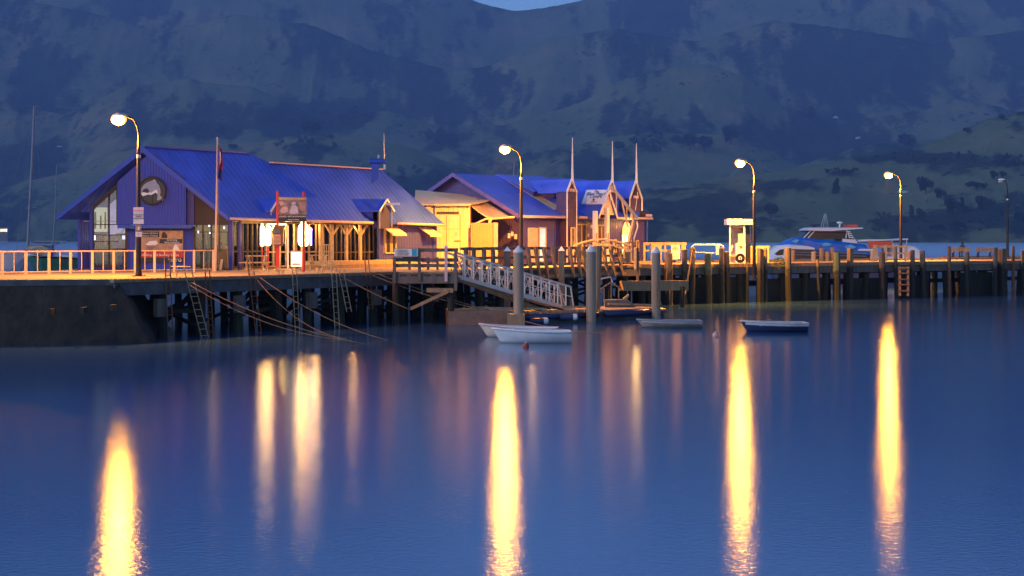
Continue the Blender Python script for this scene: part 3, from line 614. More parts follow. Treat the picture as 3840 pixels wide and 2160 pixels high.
# round window and dolphin
c=W(570,715,G-.5); R=50*G/F; N_=28
mb=MB(); 
ring=[(c+Vector((math.cos(a)*R,0,math.sin(a)*R))) for a in [2*math.pi*i/N_ for i in range(N_)]]
mb.prism(ring,(0,.04,0)); rw=mb.build('round_window',mGlassD,shop)
mb=MB(); ring2=[p+Vector((0,-.03,0)) for p in ring]+[ring[0]+Vector((0,-.03,0))]; mb.tube(ring2,.06,8,cap=False); mb.bar(c+Vector((0,-.03,-R)),c+Vector((0,-.03,R)),.05,.05); mb.bar(c+Vector((-R,-.03,-.1)),c+Vector((R,-.03,-.1)),.05,.04); mb.build('frame',mDarkWood,rw)
body=[(528,722),(531,705),(540,692),(552,684),(566,679),(573,676),(578,672),(584,676),(587,684),(596,694),(601,708),(602,722),(600,733),(606,739),(613,746),(610,753),(600,749),(593,752),(588,748),(591,738),(590,727),(584,718),(576,722),(566,728),(556,726),(548,729),(540,733),(530,731)]
belly=[(529,728),(536,722),(545,719),(556,718),(566,724),(576,717),(587,711),(592,722),(588,728),(584,722),(576,727),(566,732),(556,730),(546,733),(536,736)]
MB().pprism(body,G-.57,.03).build('dolphin_emblem',M('dolphin_grey',(.28,.3,.36),.5),rw)
MB().pprism([(x,y-.5) for x,y in belly],G-.585,.012).build('dolphin_belly',mWhite,rw)
MB().pprism([(532,719),(540,708),(552,706),(560,716),(556,724),(545,722)],G-.592,.006).build('dolphin_flank',mBlack,rw)
for x0,x1 in (((598,742),(612,749)),((590,746),(602,749))): pass
# poster wall
po=MB().pbox(508,686,864,945,G-.02,.05).build('poster',mPosterO,shop)
MB().pbox(508,598,864,945,G-.03,.008).build('left_picture',M('poster_sea',(.4,.24,.14),.6,var=.6,vs=1.2,bump=0),po)
MB().pbox(533,597,869,889,G-.035,.01).build('black_caption',mBlack,po); MB().pbox(598,684,896,913,G-.035,.01).build('black_caption',mBlack,po)
gs=G/F
text('Akaroa Harbour\nNature Cruises',9.5*gs,W(562,879,G-.045),po,mTextW); text('Swimming\nWith Dolphins',9.5*gs,W(645,904.5,G-.045),po,mTextW)
MB().pprism([(606,880),(610,872),(616,869),(622,874),(628,886),(626,893),(606,893)],G-.034,.01).build('swimmer_picture',mBlack,po)
MB().pprism([(545,917),(560,905),(585,902),(592,912),(584,919),(556,920)],G-.034,.008).build('dolphin_picture',mWhite,po)
MB().pprism([(648,938),(653,920),(660,915),(668,926),(674,938)],G-.034,.008).build('splash_picture',mWhite,po)
MB().pbox(508,686,946,966,G-.03,.06).build('red_banner',M('red_banner',(.5,.02,.015),.5),shop)
text('Gift Shop and Booking Office',12.5*gs,W(597,956.5,G-.04),shop,mTextW)
MB().pbox(508,686,967,984,G-.02,.05).build('black_strip',mBlack,shop)
text('BLACK CAT\nCRUISES',7*gs,W(650,976,G-.03),shop,mTextW)
MB().sphere(W(675,976,G-.03),.085,.01,.085,16,8).build('round_badge',mTextW,shop); MB().sphere(W(674,975,G-.045),.05,.012,.06,16,8).build('badge_cat',mBlack,shop)
# side walls, interior, floor
mb=MB(); mb.box(.2,K1-.1,8.6,8.72,0,2.75,F1); mb.build('back_wall',mWallU,shop)
mb=MB(); mb.prism([F1(K1-.2,.4,0),F1(K1-.2,8.6,0),F1(K1-.2,8.6,2.7),F1(K1-.2,TL,HL-.1),F1(K1-.2,.4,2.75)],F1(.1,0,0)-F1(0,0,0)); mb.build('end_wall',mWallU,shop)
mb=MB(); mb.prism([F1(7.6,.4,2.9),F1(7.6,8.6,2.8),F1(7.6,4.6,HT-.15)],F1(.1,0,0)-F1(0,0,0)); mb.build('inner_gable',mWallU,shop)
mb=MB(); mb.box(.1,7.4,5.2,5.3,0,4.5,F1); mb.build('partition',mInterior,shop)
mb=MB(); mb.box(3.6,3.7,.9,8.5,0,2.9,F1); mb.build('partition',mInterior,shop)
mb=MB(); mb.box(7.4,K1-.3,3.6,3.7,0,2.6,F1); mb.build('partition',mInterior,shop)
mb=MB(); mb.box(.15,K1-.3,.95,8.55,.01,.06,F1); mb.build('floor',mDeck,shop)
mb=MB(); mb.box(.3,K1-.3,.3,8.5,2.62,2.66,F1); mb.build('ceiling',mInterior,shop)
# interior poster seen in the left window, shelves and goods
ip=MB().pbox(352,402,778,869,G+.9,.04).build('interior_banner',M('banner_white_glow',(.8,.8,.72),.6,var=.05,emit=(.9,.95,.75),es=.2),shop)  # brightness of the lit room put into the banner as emission
for x,h in ((358,92),(378,40),(395,92)):
    MB().pprism([(x-3,795 if h>50 else 810),(x+2,795 if h>50 else 806),(x+4,830),(x+2,858),(x-4,858)],G+.88,.01).build('banner_figure',mPosterD,ip)
MB().pbox(412,470,720,880,G+1.4,.05).build('interior_banner',M('banner_lilac_glow',(.55,.5,.75),.6,var=.3,vs=2,emit=(.55,.5,.9),es=.2),shop)  # lilac banner likewise brightened by its own emission
mb=MB(); mb.pbox(352,404,888,1003,G+1.6,.05); mb.build('counter',mInterior,shop)
mb=MB(); mb.pprism([(385,1003),(392,930),(402,905),(412,915),(430,935),(445,1000)],G+1.0,.35); mb.build('shop_display',mPosterD,shop)
mb=MB(); mb.pbox(434,470,875,900,G+1.1,.3); mb.pbox(438,466,940,960,G+.9,.3); mb.build('shop_display',mShopC,shop)
mb=MB(); mb.bar(W(436,905,G+.6),W(468,852,G+.9),.05,.05); mb.build('stair_rail',mSteel,shop)
MB().pbox(350,356,882,900,G+.7,.06).build('strip_light',M('green_white_tube',(.8,1,.8),.5,var=0,bump=0,emit=(.7,1,.7),es=2.5),shop)
MB().pbox(458,468,880,898,G+.7,.06).build('strip_light',M('violet_white_tube',(.8,.8,1),.5,var=0,bump=0,emit=(.75,.8,1),es=.6),shop)
random.seed(11)
for i in range(16):                    # racks of clothes and souvenirs behind the right-hand glass
    x=735+i*8.2; y=random.uniform(868,920); mt=[mShopC,mShopW,mPosterD,mBluePlain,mHullG][i%5]
    MB().pbox(x,x+random.uniform(5,9),y,random.uniform(945,1004),G+random.uniform(.5,1.8),.25).build('shop_display',mt,shop)
for x,y in ((741,866),(785,868),(782,842),(838,850)):
    MB().pbox(x,x+4,y,y+8,G+.9,.08).build('strip_light',M('cool_tube',(.8,.9,1),.5,var=0,bump=0,emit=(.7,.85,1),es=2.5),shop)
mb=MB(); mb.sphere(W(838,936,G+.6),.3,.3,.25); mb.build('shop_display',mShopW,shop,smooth=True)
plight(F1(1.6,5.75,2.2),20*IL,(.95,.9,.75),.2,'shop_light',shop); plight(F1(1.8,2.6,2.3),7*IL,(1,.6,.3),.2,'shop_light',shop)

# long side: recessed glazed wall at t=.95, posts under the eave
TW=.95
def sbox(name,px0,px1,z0,z1,t,mat,parent=shop,d=.1):
    k0=k1(px0,t); kk=k1(px1,t); return MB().box(k0,kk,t,t+d,z0,z1,F1).build(name,mat,parent)
def mull(px0,t=TW,z0=.05,z1=2.62,w=4,mat=mTimber,parent=shop,d=.12):
    k0=k1(px0,t); hw=w*OY*1.0/F/2*1.4; return MB().box(k0-hw,k0+hw,t-.04,t+d,z0,z1,F1).build('mullion',mat,parent)
def glazed(px0,px1,bars=(),z0=.1,z1=2.6,n=1,mat=mTimber,kick=.0):
    k0=k1(px0,TW); kk=k1(px1,TW); g=MB().box(k0,kk,TW+.05,TW+.07,z0,z1,F1).build('window',mGlass,shop)
    mb=MB()
    for i in range(n+1):
        k=k0+(kk-k0)*i/n; mb.box(k-.045,k+.045,TW-.01,TW+.12,z0,z1,F1)
    for z in (z0,z1-.08)+tuple(bars): mb.box(k0,kk,TW-.0,TW+.1,z,z+.08,F1)
    mb.build('frame',mat,g); return g
glazed(875,1000,(.95,),n=7,mat=mDarkWood)
glazed(1002,1075,(.9,2.2),n=3,mat=mTimberY)
glazed(1077,1240,(.9,),n=6,mat=mTimber)
glazed(1244,1402,(.85,),n=9,mat=mDarkWood)
for px in (903,):sbox('verandah_post',px-4,px+5,.0,2.7,.25,mBluePlain)
for px in (1110,1205,1248,1302,1354): sbox('verandah_post',px-4,px+4,.0,2.68,.3,mTimberY)
for px in (1248,1302,1354):
    k=k1(px,.3); mb=MB(); mb.bar(F1(k+.1,.35,1.95),F1(k+.75,.35,2.6),.07,.12); mb.build('knee_brace',mTimberY,shop)
    mb=MB(); mb.bar(F1(k-.1,.35,1.95),F1(k-.6,.35,2.55),.07,.1); mb.build('knee_brace',mTimberY,shop)
sbox('plate_beam',905,1400,2.52,2.7,.22,mTimber)
mb=MB(); mb.box(k1(1403,.9),K1-.3,.6,.72,0,2.62,F1); mb.build('side_wall',mWallU,shop)
# wall windows further along
for px0,px1 in ((1443,1462),(1467,1482)):
    k0=k1(px0,.55); kk=k1(px1,.55); g=MB().box(k0,kk,.53,.56,.85,2.2,F1).build('window',mGlassD,shop)
    mb=MB(); [mb.box(a-.04,a+.04,.48,.6,.8,2.25,F1) for a in (k0,kk)]; mb.box(k0,kk,.48,.6,.78,.86,F1); mb.build('frame',mTimberY,g)
# shop awnings
for px0,px1,z in ((1450,1552,2.45),(1592,1680,2.4)):
    k0=k1(px0,.2); kk=k1(px1,-.6); a=MB().hexa([F1(k0,-.15,z-.5),F1(kk,-.15,z-.5),F1(kk,.55,z-.02),F1(k0,.55,z-.02),F1(k0,-.15,z-.44),F1(kk,-.15,z-.44),F1(kk,.55,z+.04),F1(k0,.55,z+.04)]).build('awning',mAwn,shop)
    mb=MB(); mb.bar(F1(k0,-.16,z-.53),F1(kk,-.16,z-.53),.03,.1); mb.build('valance',mAwn,a)
# entrance: warm lamp under the eaves
plight(F1(k1(1035,.7),.55,2.35),130*IL,(1,.5,.12),.08,'porch_light',shop)
MB().box(k1(1005,.7),k1(1060,.7),.5,.7,2.5,2.58,F1).build('porch_lamp',M('porch_tube',(1,.9,.7),.5,var=0,bump=0,emit=(1,.68,.28),es=9),shop)
plight(F1(k1(1320,.5),.5,2.3),22*IL,(1,.5,.14),.08,'porch_light',shop); plight(F1(k1(1180,.5),.5,2.3),30*IL,(1,.5,.14),.08,'porch_light',shop)
sbox('white_door',1083,1112,.1,2.3,1.2,mCreamR); sbox('shop_display',1010,1070,.1,1.6,1.9,mShopW); sbox('shop_display',1085,1200,.2,1.5,2.4,mShopC)
sbox('shop_display',885,990,.2,1.7,1.9,mShopW); sbox('shop_display',1260,1390,.1,1.2,2.2,mPosterD)
plight(F1(k1(1160,2),2.2,2.2),18*IL,(1,.6,.3),.15,'shop_light',shop); plight(F1(k1(950,2),2.0,2.2),16*IL,(1,.55,.3),.15,'shop_light',shop); plight(F1(k1(1330,2),2.0,2.2),3*IL,(.7,.75,1),.15,'shop_light',shop)
MB().box(k1(1158,.9),k1(1163,.9),.8,.82,1.3,2.3,F1).build('violet_sign',M('violet_tube',(.4,.3,1),.5,var=0,bump=0,emit=(.35,.25,1),es=3),shop)
# dormers: gabled hoods poking from the front roof
def dormer(pxc,kc,t0,wd_,zb,zt,label_mat,deep,trim=mWhite):
    k0=kc-wd_/2; kk=kc+wd_/2; ze=zt-.55
    d=MB().prism([F1(k0,t0,zb),F1(kk,t0,zb),F1(kk,t0,ze),F1(kc,t0,zt),F1(k0,t0,ze)],F1(0,.3,0)-F1(0,0,0)).build('dormer',label_mat,shop)
    tb=(ze-2.8)/(HT-2.8)*4.6+.1; tr=(zt-2.8)/(HT-2.8)*4.6+.1
    for sgn,ke in ((-1,k0-.12),(1,kk+.12)):
        MB().add([F1(ke,t0-.15,ze-.12),F1(kc,t0-.15,zt+.04),F1(kc,tr,zt+.04),F1(ke,tb-.05,ze-.12),F1(ke,t0-.15,ze-.2),F1(kc,t0-.15,zt-.04),F1(kc,tr,zt-.04),F1(ke,tb-.05,ze-.2)],[(0,1,2,3),(7,6,5,4),(0,4,5,1),(3,2,6,7),(0,3,7,4)]).build('dormer_roof',mRoof,d)
    MB().prism([F1(k0,t0+.05,2.7),F1(k0,t0+.05,ze),F1(k0,tb,ze)],F1(.06,0,0)-F1(0,0,0)).build('dormer_cheek',mWallU,d)
    mb=MB(); mb.bar(F1(k0-.14,t0-.18,ze-.16),F1(kc,t0-.18,zt+.02),.05,.1); mb.bar(F1(kk+.14,t0-.18,ze-.16),F1(kc,t0-.18,zt+.02),.05,.1)
    mb.bar(F1(k0,t0-.1,zb),F1(k0,t0-.1,ze),.05,.06); mb.bar(F1(kk,t0-.1,zb),F1(kk,t0-.1,ze),.05,.06); mb.build('trim',trim,d); return d
kd=k1(1425,-.1)
d2=dormer(1420,kd,-.35,1.15,2.3,4.05,M('dormer_blue',(.02,.02,.12),.6),1)
mb=MB(); mb.bar(F1(kd,-1.3,3.78),F1(kd,.4,3.78),.1,.14); mb.build('hoist_beam',mSteel,d2)
d1=dormer(1070,k1(1060,-.05),.35,1.0,2.6,3.9,mWallU,1)
# roof vent with horizontal drum
kv=13.9
p=Vector(W(1405,650,91.5)); 
vt=MB().pprism([(1393,690),(1393,614),(1420,614),(1420,672)],91.2,.38).build('roof_vent',mRoofF,shop)
mb=MB(); a=W(1387,605,91.4); b=W(1447,606,91.4); mb.tube([a,b],.165,14); mb.build('vent_drum',mRoofF,vt,smooth=False)
mb=MB(); mb.pbox(1438,1445,614,635,91.4,.1); mb.build('vent_bracket',mSteel,vt)
MB().tube([W(1441,596,91.6),W(1440,560,91.6),W(1440,498,91.6)],[.035,.02,.01],6).build('aerial',mSteel,shop)
MB().sphere(W(1419,588,91.6),.05,.05,.13).build('finial',mAwn,shop)

# low timber step in front of the side wall
st=thing('timber_step','low lit timber step running along the shop wall right of the picnic table','step',(F1(12,-.6,0)))
for i,(z0,z1,t0) in enumerate(((.0,.2,-1.6),(.2,.42,-1.3))):
    MB().box(k1(1246,-1.6),k1(1600,-1.6) if i else k1(1640,-1.6),t0,.55,z0+.003,z1,F1).build('tread',mTimberY if i else mTimber,st)

# ================================================================ yellow shed
YS=101.0
sh=thing('yellow_shed','yellow lit flat roofed shed with a double door between the blue buildings','shed',(WX(1700,YS),YS,DZ))
x0,x1=WX(1575,YS),WX(1763,YS)
MB().box(x0,x1,YS,YS+5,DZ,WZ(770,YS)).build('wall',mCream,sh)
xr0,xr1=WX(1555,YS),WX(1766,YS)
MB().hexa([(xr0,YS-.25,WZ(771,YS)),(xr1,YS-.25,WZ(769,YS)),(xr1+1.9,YS+5.6,WZ(748,YS+5.6)),(xr0-.3,YS+5.6,WZ(716,YS+5.6)),(xr0,YS-.25,WZ(767,YS)),(xr1,YS-.25,WZ(765,YS)),(xr1+1.9,YS+5.6,WZ(742,YS+5.6)),(xr0-.3,YS+5.6,WZ(712,YS+5.6))]).build('roof',mCreamR,sh)
mb=MB(); mb.pbox(1628,1764,765,772,YS-.3,.06); mb.build('fascia',mCreamR,sh)
dr=MB().pbox(1636,1730,808,985,YS-.05,.06).build('door',mCream,sh)
mb=MB(); mb.pbox(1673,1676,808,985,YS-.07,.03); mb.pbox(1724,1727,805,985,YS-.06,.03); mb.build('frame',mTan,dr); MB().pbox(1641,1721,794,801,YS-.1,.1).build('door_track',mDarkWood,dr)
mb=MB(); mb.pbox(1704,1726,902,906,YS-.08,.04); mb.build('bolt',mRust,dr); MB().pbox(1707,1714,868,884,YS-.07,.02).build('notice',mSteel,dr)
MB().pbox(1661,1724,858,859.4,YS-.06,.02).build('door_seam',mTan,dr)
MB().pbox(1627,1630,768,860,YS-.1,.1).build('downpipe',mBluePlain,sh)
for px in (1655,1680,1700,1740): MB().pbox(px,px+.9,772,806 if px<1735 else 985,YS-.012,.012).build('panel_seam',mTan,sh)
# tan mesh enclosure
en=thing('mesh_enclosure','tan mesh screen with a grey corner panel beside the yellow shed','enclosure',(WX(1810,YS-.5),YS-.5,DZ))
MB().pbox(1766,1848,836,985,YS-.6,.05).build('mesh_panel',mTan,en); MB().pbox(1850,1867,835,985,YS-.75,.2).build('corner_panel',M('grey_panel',(.3,.27,.27),.6),en)
mb=MB()
for px in range(1772,1848,9): mb.pbox(px,px+.9,836,985,YS-.62,.015)
mb.build('mesh_wires',M('wire_tan',(.22,.15,.08),.6),en)
# tarpaulin and its rolled edge
tp=thing('tarpaulin','orange lit tarpaulin stretched from the shed roof down over a pole','tarpaulin',W(1830,790,YS))
A_=W(1764,770,YS+.2); B_=W(1789,742,YS+4.2); C_=W(1917,815,YS+1.0); D_=W(1832,822,YS-.6); rows=[]
for i in range(9):
    f=i/8; l=A_.lerp(D_,f); r=B_.lerp(C_,f); row=[]
    for j in range(9):
        g=j/8; p=l.lerp(r,g); p.z-=.22*math.sin(f*math.pi)*math.sin(g*math.pi)+.04*math.sin(g*9+f*4); row.append(p)
    rows.append(row)
MB().grid(rows).build('canvas',mTarp,tp,smooth=True,thick=.02)
MB().pprism([(1833,818),(1850,816),(1842,832),(1833,862),(1828,884),(1830,850)],YS-.55,.03).build('hanging_corner',mTarp,tp)
mb=MB(); mb.tube([W(1764,848,YS-.3),W(1820,822,YS-.5),W(1930,814,YS-.4)],.07,8); mb.build('pole',mTarp,tp)

# ================================================================ pearl centre
C3=Vector((WX(1948,103),103,DZ)); u3=(.671,.741); n3=(-.741,.671)
F3=FR(C3,u3,n3)
def k3(px,t=0): a=(px-1920)/F; ox=C3.x+n3[0]*t; oy=C3.y+n3[1]*t; return (a*oy-ox)/(u3[0]-a*u3[1])
L3=13.6; WD3=11.4; HR=6.2; HE=3.45
pc=thing('pearl_centre','blue and purple building with three white trimmed towers and tall spires','building',C3+Vector((2,4,0)))
def rz3(t): return HE+(HR-HE)*min(t,WD3-t)/(WD3/2)
def slab3(k0,kk,t0,t1,z0,z1,name,mat,th=.14):
    return MB().hexa([F3(k0,t0,z0-th),F3(kk,t0,z0-th),F3(kk,t1,z1-th),F3(k0,t1,z1-th),F3(k0,t0,z0),F3(kk,t0,z0),F3(kk,t1,z1),F3(k0,t1,z1)]).build(name,mat,pc)
slab3(-.5,L3+.4,-.4,WD3/2,rz3(-.4) if False else HE-.19,HR,'front_roof',mRoof3)
slab3(-.5,L3+.0,WD3+.4,WD3/2+.01,HE-.19,HR,'back_roof',mRoof3)
kl=k3(1895,2); slab3(kl+3.3,kl+4.3,.4,5.2,HE+.25,HR-.22,'skylight',mSkylight,.03)
MB().prism([F3(0,0,0),F3(0,WD3,0),F3(0,WD3,HE-.1),F3(0,WD3/2,HR-.18),F3(0,0,HE-.1)],F3(.15,0,0)-F3(0,0,0)).build('gable_wall',mWall3g,pc)
MB().prism([F3(L3,0,0),F3(L3,WD3,0),F3(L3,WD3,HE-.1),F3(L3,WD3/2,HR-.18),F3(L3,0,HE-.1)],F3(.15,0,0)-F3(0,0,0)).build('end_wall',mWall3,pc)
MB().box(.15,L3,.0,.15,0,HE-.15,F3).build('front_wall',mWall3,pc); MB().box(.15,L3,WD3-.15,WD3,0,HE-.15,F3).build('back_wall',mWall3,pc)
mb=MB(); 
for t0,t1 in ((-.4,WD3/2),(WD3+.4,WD3/2)): mb.prism([F3(-.56,t0,HE-.12),F3(-.56,t1,HR+.06),F3(-.56,t1,HR-.22),F3(-.56,t0,HE-.42)],F3(.06,0,0)-F3(0,0,0))
mb.build('barge_board',M('purple_fascia',(.16,.1,.3),.5),pc)
mb=MB(); mb.tube([F3(-.5,-.5,HE-.28),F3(k3(2122,-.4),-.5,HE-.28)],.09,8); mb.tube([F3(k3(2165,-.4),-.5,HE-.28),F3(L3+.4,-.5,HE-.28)],.09,8); mb.build('gutter',mAwn,pc,smooth=True)
# raised clerestory wall
ka,kb=k3(2000,2.4),k3(2122,2.4)
zc=5.0
MB().box(ka,kb+1.4,2.4,2.5,4.3,zc,F3).build('clerestory_wall',mWall3,pc)
zr=HR+.03; MB().hexa([F3(ka-.15,2.15,zc-.06),F3(kb+1.4,2.15,zc-.06),F3(kb+1.4,WD3/2+.1,zr-.05),F3(ka-.15,WD3/2+.1,zr-.05),F3(ka-.15,2.15,zc+.04),F3(kb+1.4,2.15,zc+.04),F3(kb+1.4,WD3/2+.1,zr+.06),F3(ka-.15,WD3/2+.1,zr+.06)]).build('clerestory_roof',mRoof3,pc)
MB().prism([F3(ka,2.45,4.2),F3(ka,2.45,zc),F3(ka,WD3/2,zr),F3(ka,WD3/2,HR-.1)],F3(.06,0,0)-F3(0,0,0)).build('clerestory_cheek',mWall3,pc)
MB().box(kb-1.2,kb-.75,2.25,2.4,4.65,4.98,F3).build('vent_box',mSteel,pc)
# towers with spires
def tower(px0,px1,py_apex,py_eave,py_base,px_sp,py_sp,t=-.55,base=True):
    k0,kk=k3(px0,t),k3(px1,t); kc=(k0+kk)/2; Yk=F3(kc,t,0).y; z=lambda py: WZ(py,Yk)-DZ
    zA,zE,zB=z(py_apex),z(py_eave),z(py_base)
    tw=MB().prism([F3(k0,t,zB),F3(kk,t,zB),F3(kk,t,zE),F3(kc,t,zA-.15),F3(k0,t,zE)],F3(0,.9,0)-F3(0,0,0)).build('tower',M('tower_dark',(.06,.03,.10),.55,var=.2,corr=(.67,.74,.18)),pc)
    mb=MB(); q=t-.06
    for a,zz in ((k0,1),(kk,-1)):
        mb.bar(F3(a,q,zB),F3(a,q,zE),.09,.09); mb.bar(F3(a,q,zE),F3(kc,q,zA),.09,.11)
    mb.build('white_trim',mWhite,tw)
    for a,b in ((k0,kc),(kk,kc)):
        MB().add([F3(a,t-.1,zE),F3(b,t-.1,zA),F3(b,3.2,zA),F3(a,2.0,zE),F3(a,t-.1,zE-.07),F3(b,t-.1,zA-.07),F3(b,3.2,zA-.07),F3(a,2.0,zE-.07)],[(0,1,2,3),(7,6,5,4),(0,4,5,1),(0,3,7,4),(3,2,6,7)]).build('tower_roof',mRoof3,tw)
    MB().prism([F3(kc-.22,q-.0,zE+.25),F3(kc+.22,q,zE+.25),F3(kc,q,zA-.4)],F3(0,.02,0)-F3(0,0,0)).build('louvre',mDarkWood,tw)
    MB().box(kc-.25,kc+.25,q-.05,q+.05,zE+.02,zE+.22,F3).build('lantern_box',mAwn,tw)
    MB().tube([F3(kc+.0,q-.05,zA-.2),F3(kc,q-.05,zA+.2),F3(kc,q-.05,z(py_sp))],[.10,.085,.02],8).build('spire',mWhite,tw)
    MB().tube([F3(kc+.12,q,zA+.1),F3(kc+.02,q-.03,z(py_sp)-1.6)],.02,5).build('stay',mSteel,tw)
    return tw
tower(2124,2160,672,720,990,2145,516)
tower(2275,2309,675,722,800,2291,529,t=-.3)
tower(2359,2405,677,745,793,2388,538,t=-.4)
# right hip eave piece
# portico
kp0,kp1=k3(2243,-1.5),k3(2314,-1.5); Yp=F3((kp0+kp1)/2,-1.5,0).y; z=lambda py: WZ(py,Yp)-DZ; kpc=k3(2282,-1.5)
po_=MB(); po_.prism([F3(kp0,-1.5,z(815)),F3(kpc,-1.5,z(714)),F3(kpc,3.0,z(714)),F3(kp0,-.1,z(815))],(0,0,-.1)); po_.prism([F3(kp1,-1.5,z(815)),F3(kp1,-.1,z(815)),F3(kpc,3.0,z(714)),F3(kpc,-1.5,z(714))],(0,0,-.1)); pr=po_.build('portico_roof',mRoof3,pc)
mb=MB(); mb.bar(F3(kp0,-1.55,z(818)),F3(kpc,-1.55,z(713)),.06,.12); mb.bar(F3(kp1,-1.55,z(818)),F3(kpc,-1.55,z(713)),.06,.12); mb.build('white_trim',mWhite,pr)
MB().prism([F3(kp0+.12,-1.42,z(806)),F3(kp1-.12,-1.42,z(806)),F3(kpc,-1.42,z(719))],F3(0,.05,0)-F3(0,0,0)).build('portico_gable',M('portico_cream',(.6,.52,.42),.5),pr)
for px in (2232,2276):
    k=k3(px,-1.5); c_=MB().box(k-.14,k+.14,-1.62,-1.38,0,z(792) if px<2240 else z(780),F3).build('portico_post',mWhite,pc)
    MB().box(k-.07,k+.07,-1.64,-1.62,1.3,2.1,F3).build('name_strip',M('strip_rose',(.5,.25,.2),.6),c_)
# roof sign
pA_,pB_,pC_=F3(kp0,-1.5,z(815)),F3(kpc,-1.5,z(714)),F3(kpc,3.0,z(714)); nrm_=(pB_-pA_).cross(pC_-pA_).normalized()
if nrm_.z<0: nrm_=-nrm_
def onroof(px,py,off=.08):
    d=Vector(((px-1920)/F,1,(YH-py)/F)); C_=Vector((0,0,CH)); return C_+d*((pA_+nrm_*off-C_).dot(nrm_)/d.dot(nrm_))
sg=[onroof(*q,.06) for q in ((2180,764),(2273,764),(2277,712),(2199,712))]
ps=MB().prism(sg,(0,.01,-.04)).build('roof_sign',mWhite,pc)
ux=(sg[1]-sg[0]).normalized(); uu=((sg[2]+sg[3])/2-(sg[0]+sg[1])/2).normalized(); sc_=(sg[1]-sg[0]).length/93
lean=.25
for s_,px,py,sz in (('The',2236,718,10),('Blue Pearl',2233,727,15),('Centre',2233,737,14)):
    a=onroof(px,py,.10); text(s_,sz*sc_*1.15,a,ps,mTextB,ux,uu,shear=.35)
a=onroof(2226,749,.10); MB().sphere(a,.07,.05,.10).build('shell_mark',mTextB,ps); text('AKAROA',5*sc_,onroof(2226,757,.10),ps,mTextB,ux,uu)
# doors and windows along the front (positions by photo column)
def w3(px0,px1,z0,z1,glass=mGlassD,frame=mTimberY,nm='window',t=-.02,n=1):
    k0,kk=k3(px0,t),k3(px1,t); g=MB().box(k0,kk,t-.03,t,z0,z1,F3).build(nm,glass,pc); mb=MB()
    for i in range(n+1): a=k0+(kk-k0)*i/n; mb.box(a-.05,a+.05,t-.07,t,z0-.05,z1+.05,F3)
    mb.box(k0,kk,t-.07,t,z1,z1+.09,F3); mb.box(k0,kk,t-.07,t,z0-.08,z0,F3); mb.build('frame',frame,g); return g
w3(1981,2012,0.2,2.35,M('pale_door',(.5,.42,.33),.5),mAwn,'door')
w3(2020,2046,.2,2.4,M('lit_door',(.5,.7,.75),.3,var=.2,bump=0,emit=(.35,.6,.75),es=.25),mTimberY,'door')
w3(2050,2080,.2,2.3,mBluePlain,mBluePlain,'door')
w3(2140,2154,.9,2.4,mPosterD,mCreamR,'window',t=-.6)
w3(2160,2197,.3,2.65,M('brown_glass',(.14,.09,.05),.15,var=.3),mTimberY,'window',n=2)
w3(2240,2268,.1,2.6,M('brown_glass',(.14,.09,.05),.15),mTimberY,'door',n=2)
w3(2302,2310,.8,1.6,mDarkWood,mTimberY); w3(2385,2393,.8,1.5,mDarkWood,mTimberY)
# bright arched door
k0,kk=k3(2330,-.02),k3(2364,-.02); kc=(k0+kk)/2; arch=[F3(k0,-.1,2.0)]+[F3(kc-(kk-k0)/2*math.cos(a),-.1,2.0+ .95*math.sin(a)) for a in [math.pi*i/10 for i in range(1,10)]]+[F3(kk,-.1,2.0)]
MB().prism(arch,F3(0,.08,0)-F3(0,0,0)).build('arched_panel',M('cream_arch',(.85,.7,.4),.5),pc)
ld=w3(2330,2364,.1,2.0,M('lit_doorway',(.9,.8,.5),.4,var=.3,vs=2,bump=0,emit=(1,.72,.3),es=2.2),mTimberY,'door',n=3)
plight(F3(kc,-.9,2.7),30*IL,(1,.55,.14),.08,'porch_light',pc)
for px,t in ((2218,-.3),(2206,-.25),(2310,-.3)):
    MB().sphere(F3(k3(px,t),t,2.55 if px!=2206 else 1.95),.09,.09,.14).build('wall_lantern',mAwn,pc,smooth=True)
plight(F3(k3(2000,-1),-.9,2.5),8*IL,(1,.55,.2),.08,'porch_light',pc)
for px,zz in ((1921,2.05),(1934,1.85),(1909,1.9)):
    MB().pbox(px-5,px+5,898-(zz-1.65)*55-9,898-(zz-1.65)*55+9,102.2,.25).build('meter_box',mAwn,pc)
MB().tube([F3(5.6,5.6,HR),F3(5.7,5.6,HR+1.0)],.015,5).build('aerial',mSteel,pc)
MB().tube([F3(L3+.1,-.25,HE-.3),F3(L3+.1,-.2,0)],.06,8).build('downpipe',mRoofF,pc)

# ================================================================ things standing on the wharf
def gnd(px,py): Y=DKY(py); return Vector((WX(px,Y),Y,DZ))
# flagpole
p=gnd(807,1018); Y=p.y
fp=thing('flagpole','pale flagpole with a limp dark red and blue flag beside the blue shop','flagpole',p)
MB().tube([p,W(812,760,Y),W(815,520,Y)],[.07,.05,.03],8).tube([W(815,520,Y),W(815,515,Y)],.05,8).build('pole',mHandrail,fp)
MB().tube([W(822,540,Y),W(818,1000,Y)],.012,4).build('halyard',mRope,fp)
rows=[]
for i in range(14):
    f=i/13; y=545+f*120; row=[]
    for j in range(7):
        g=j/6; row.append(W(818+g*(12+6*f)+3*math.sin(f*5),y+g*14,Y+.12*math.sin(g*9+f*3)))
    rows.append(row)
fl=M('flag_cloth',(.30,.02,.05),.8); nt=fl.node_tree; 
MB().grid(rows[:10]).build('flag',fl,fp,smooth=True,thick=.01)
MB().grid(rows[9:]).build('flag_fly',M('flag_blue',(.02,.03,.2),.8),fp,smooth=True,thick=.01)
MB().grid([[r[k]+Vector((0,-.02,0)) for k in (2,3)] for r in rows[2:8]]).build('flag_stripe',mTextW,fp,thick=.012)

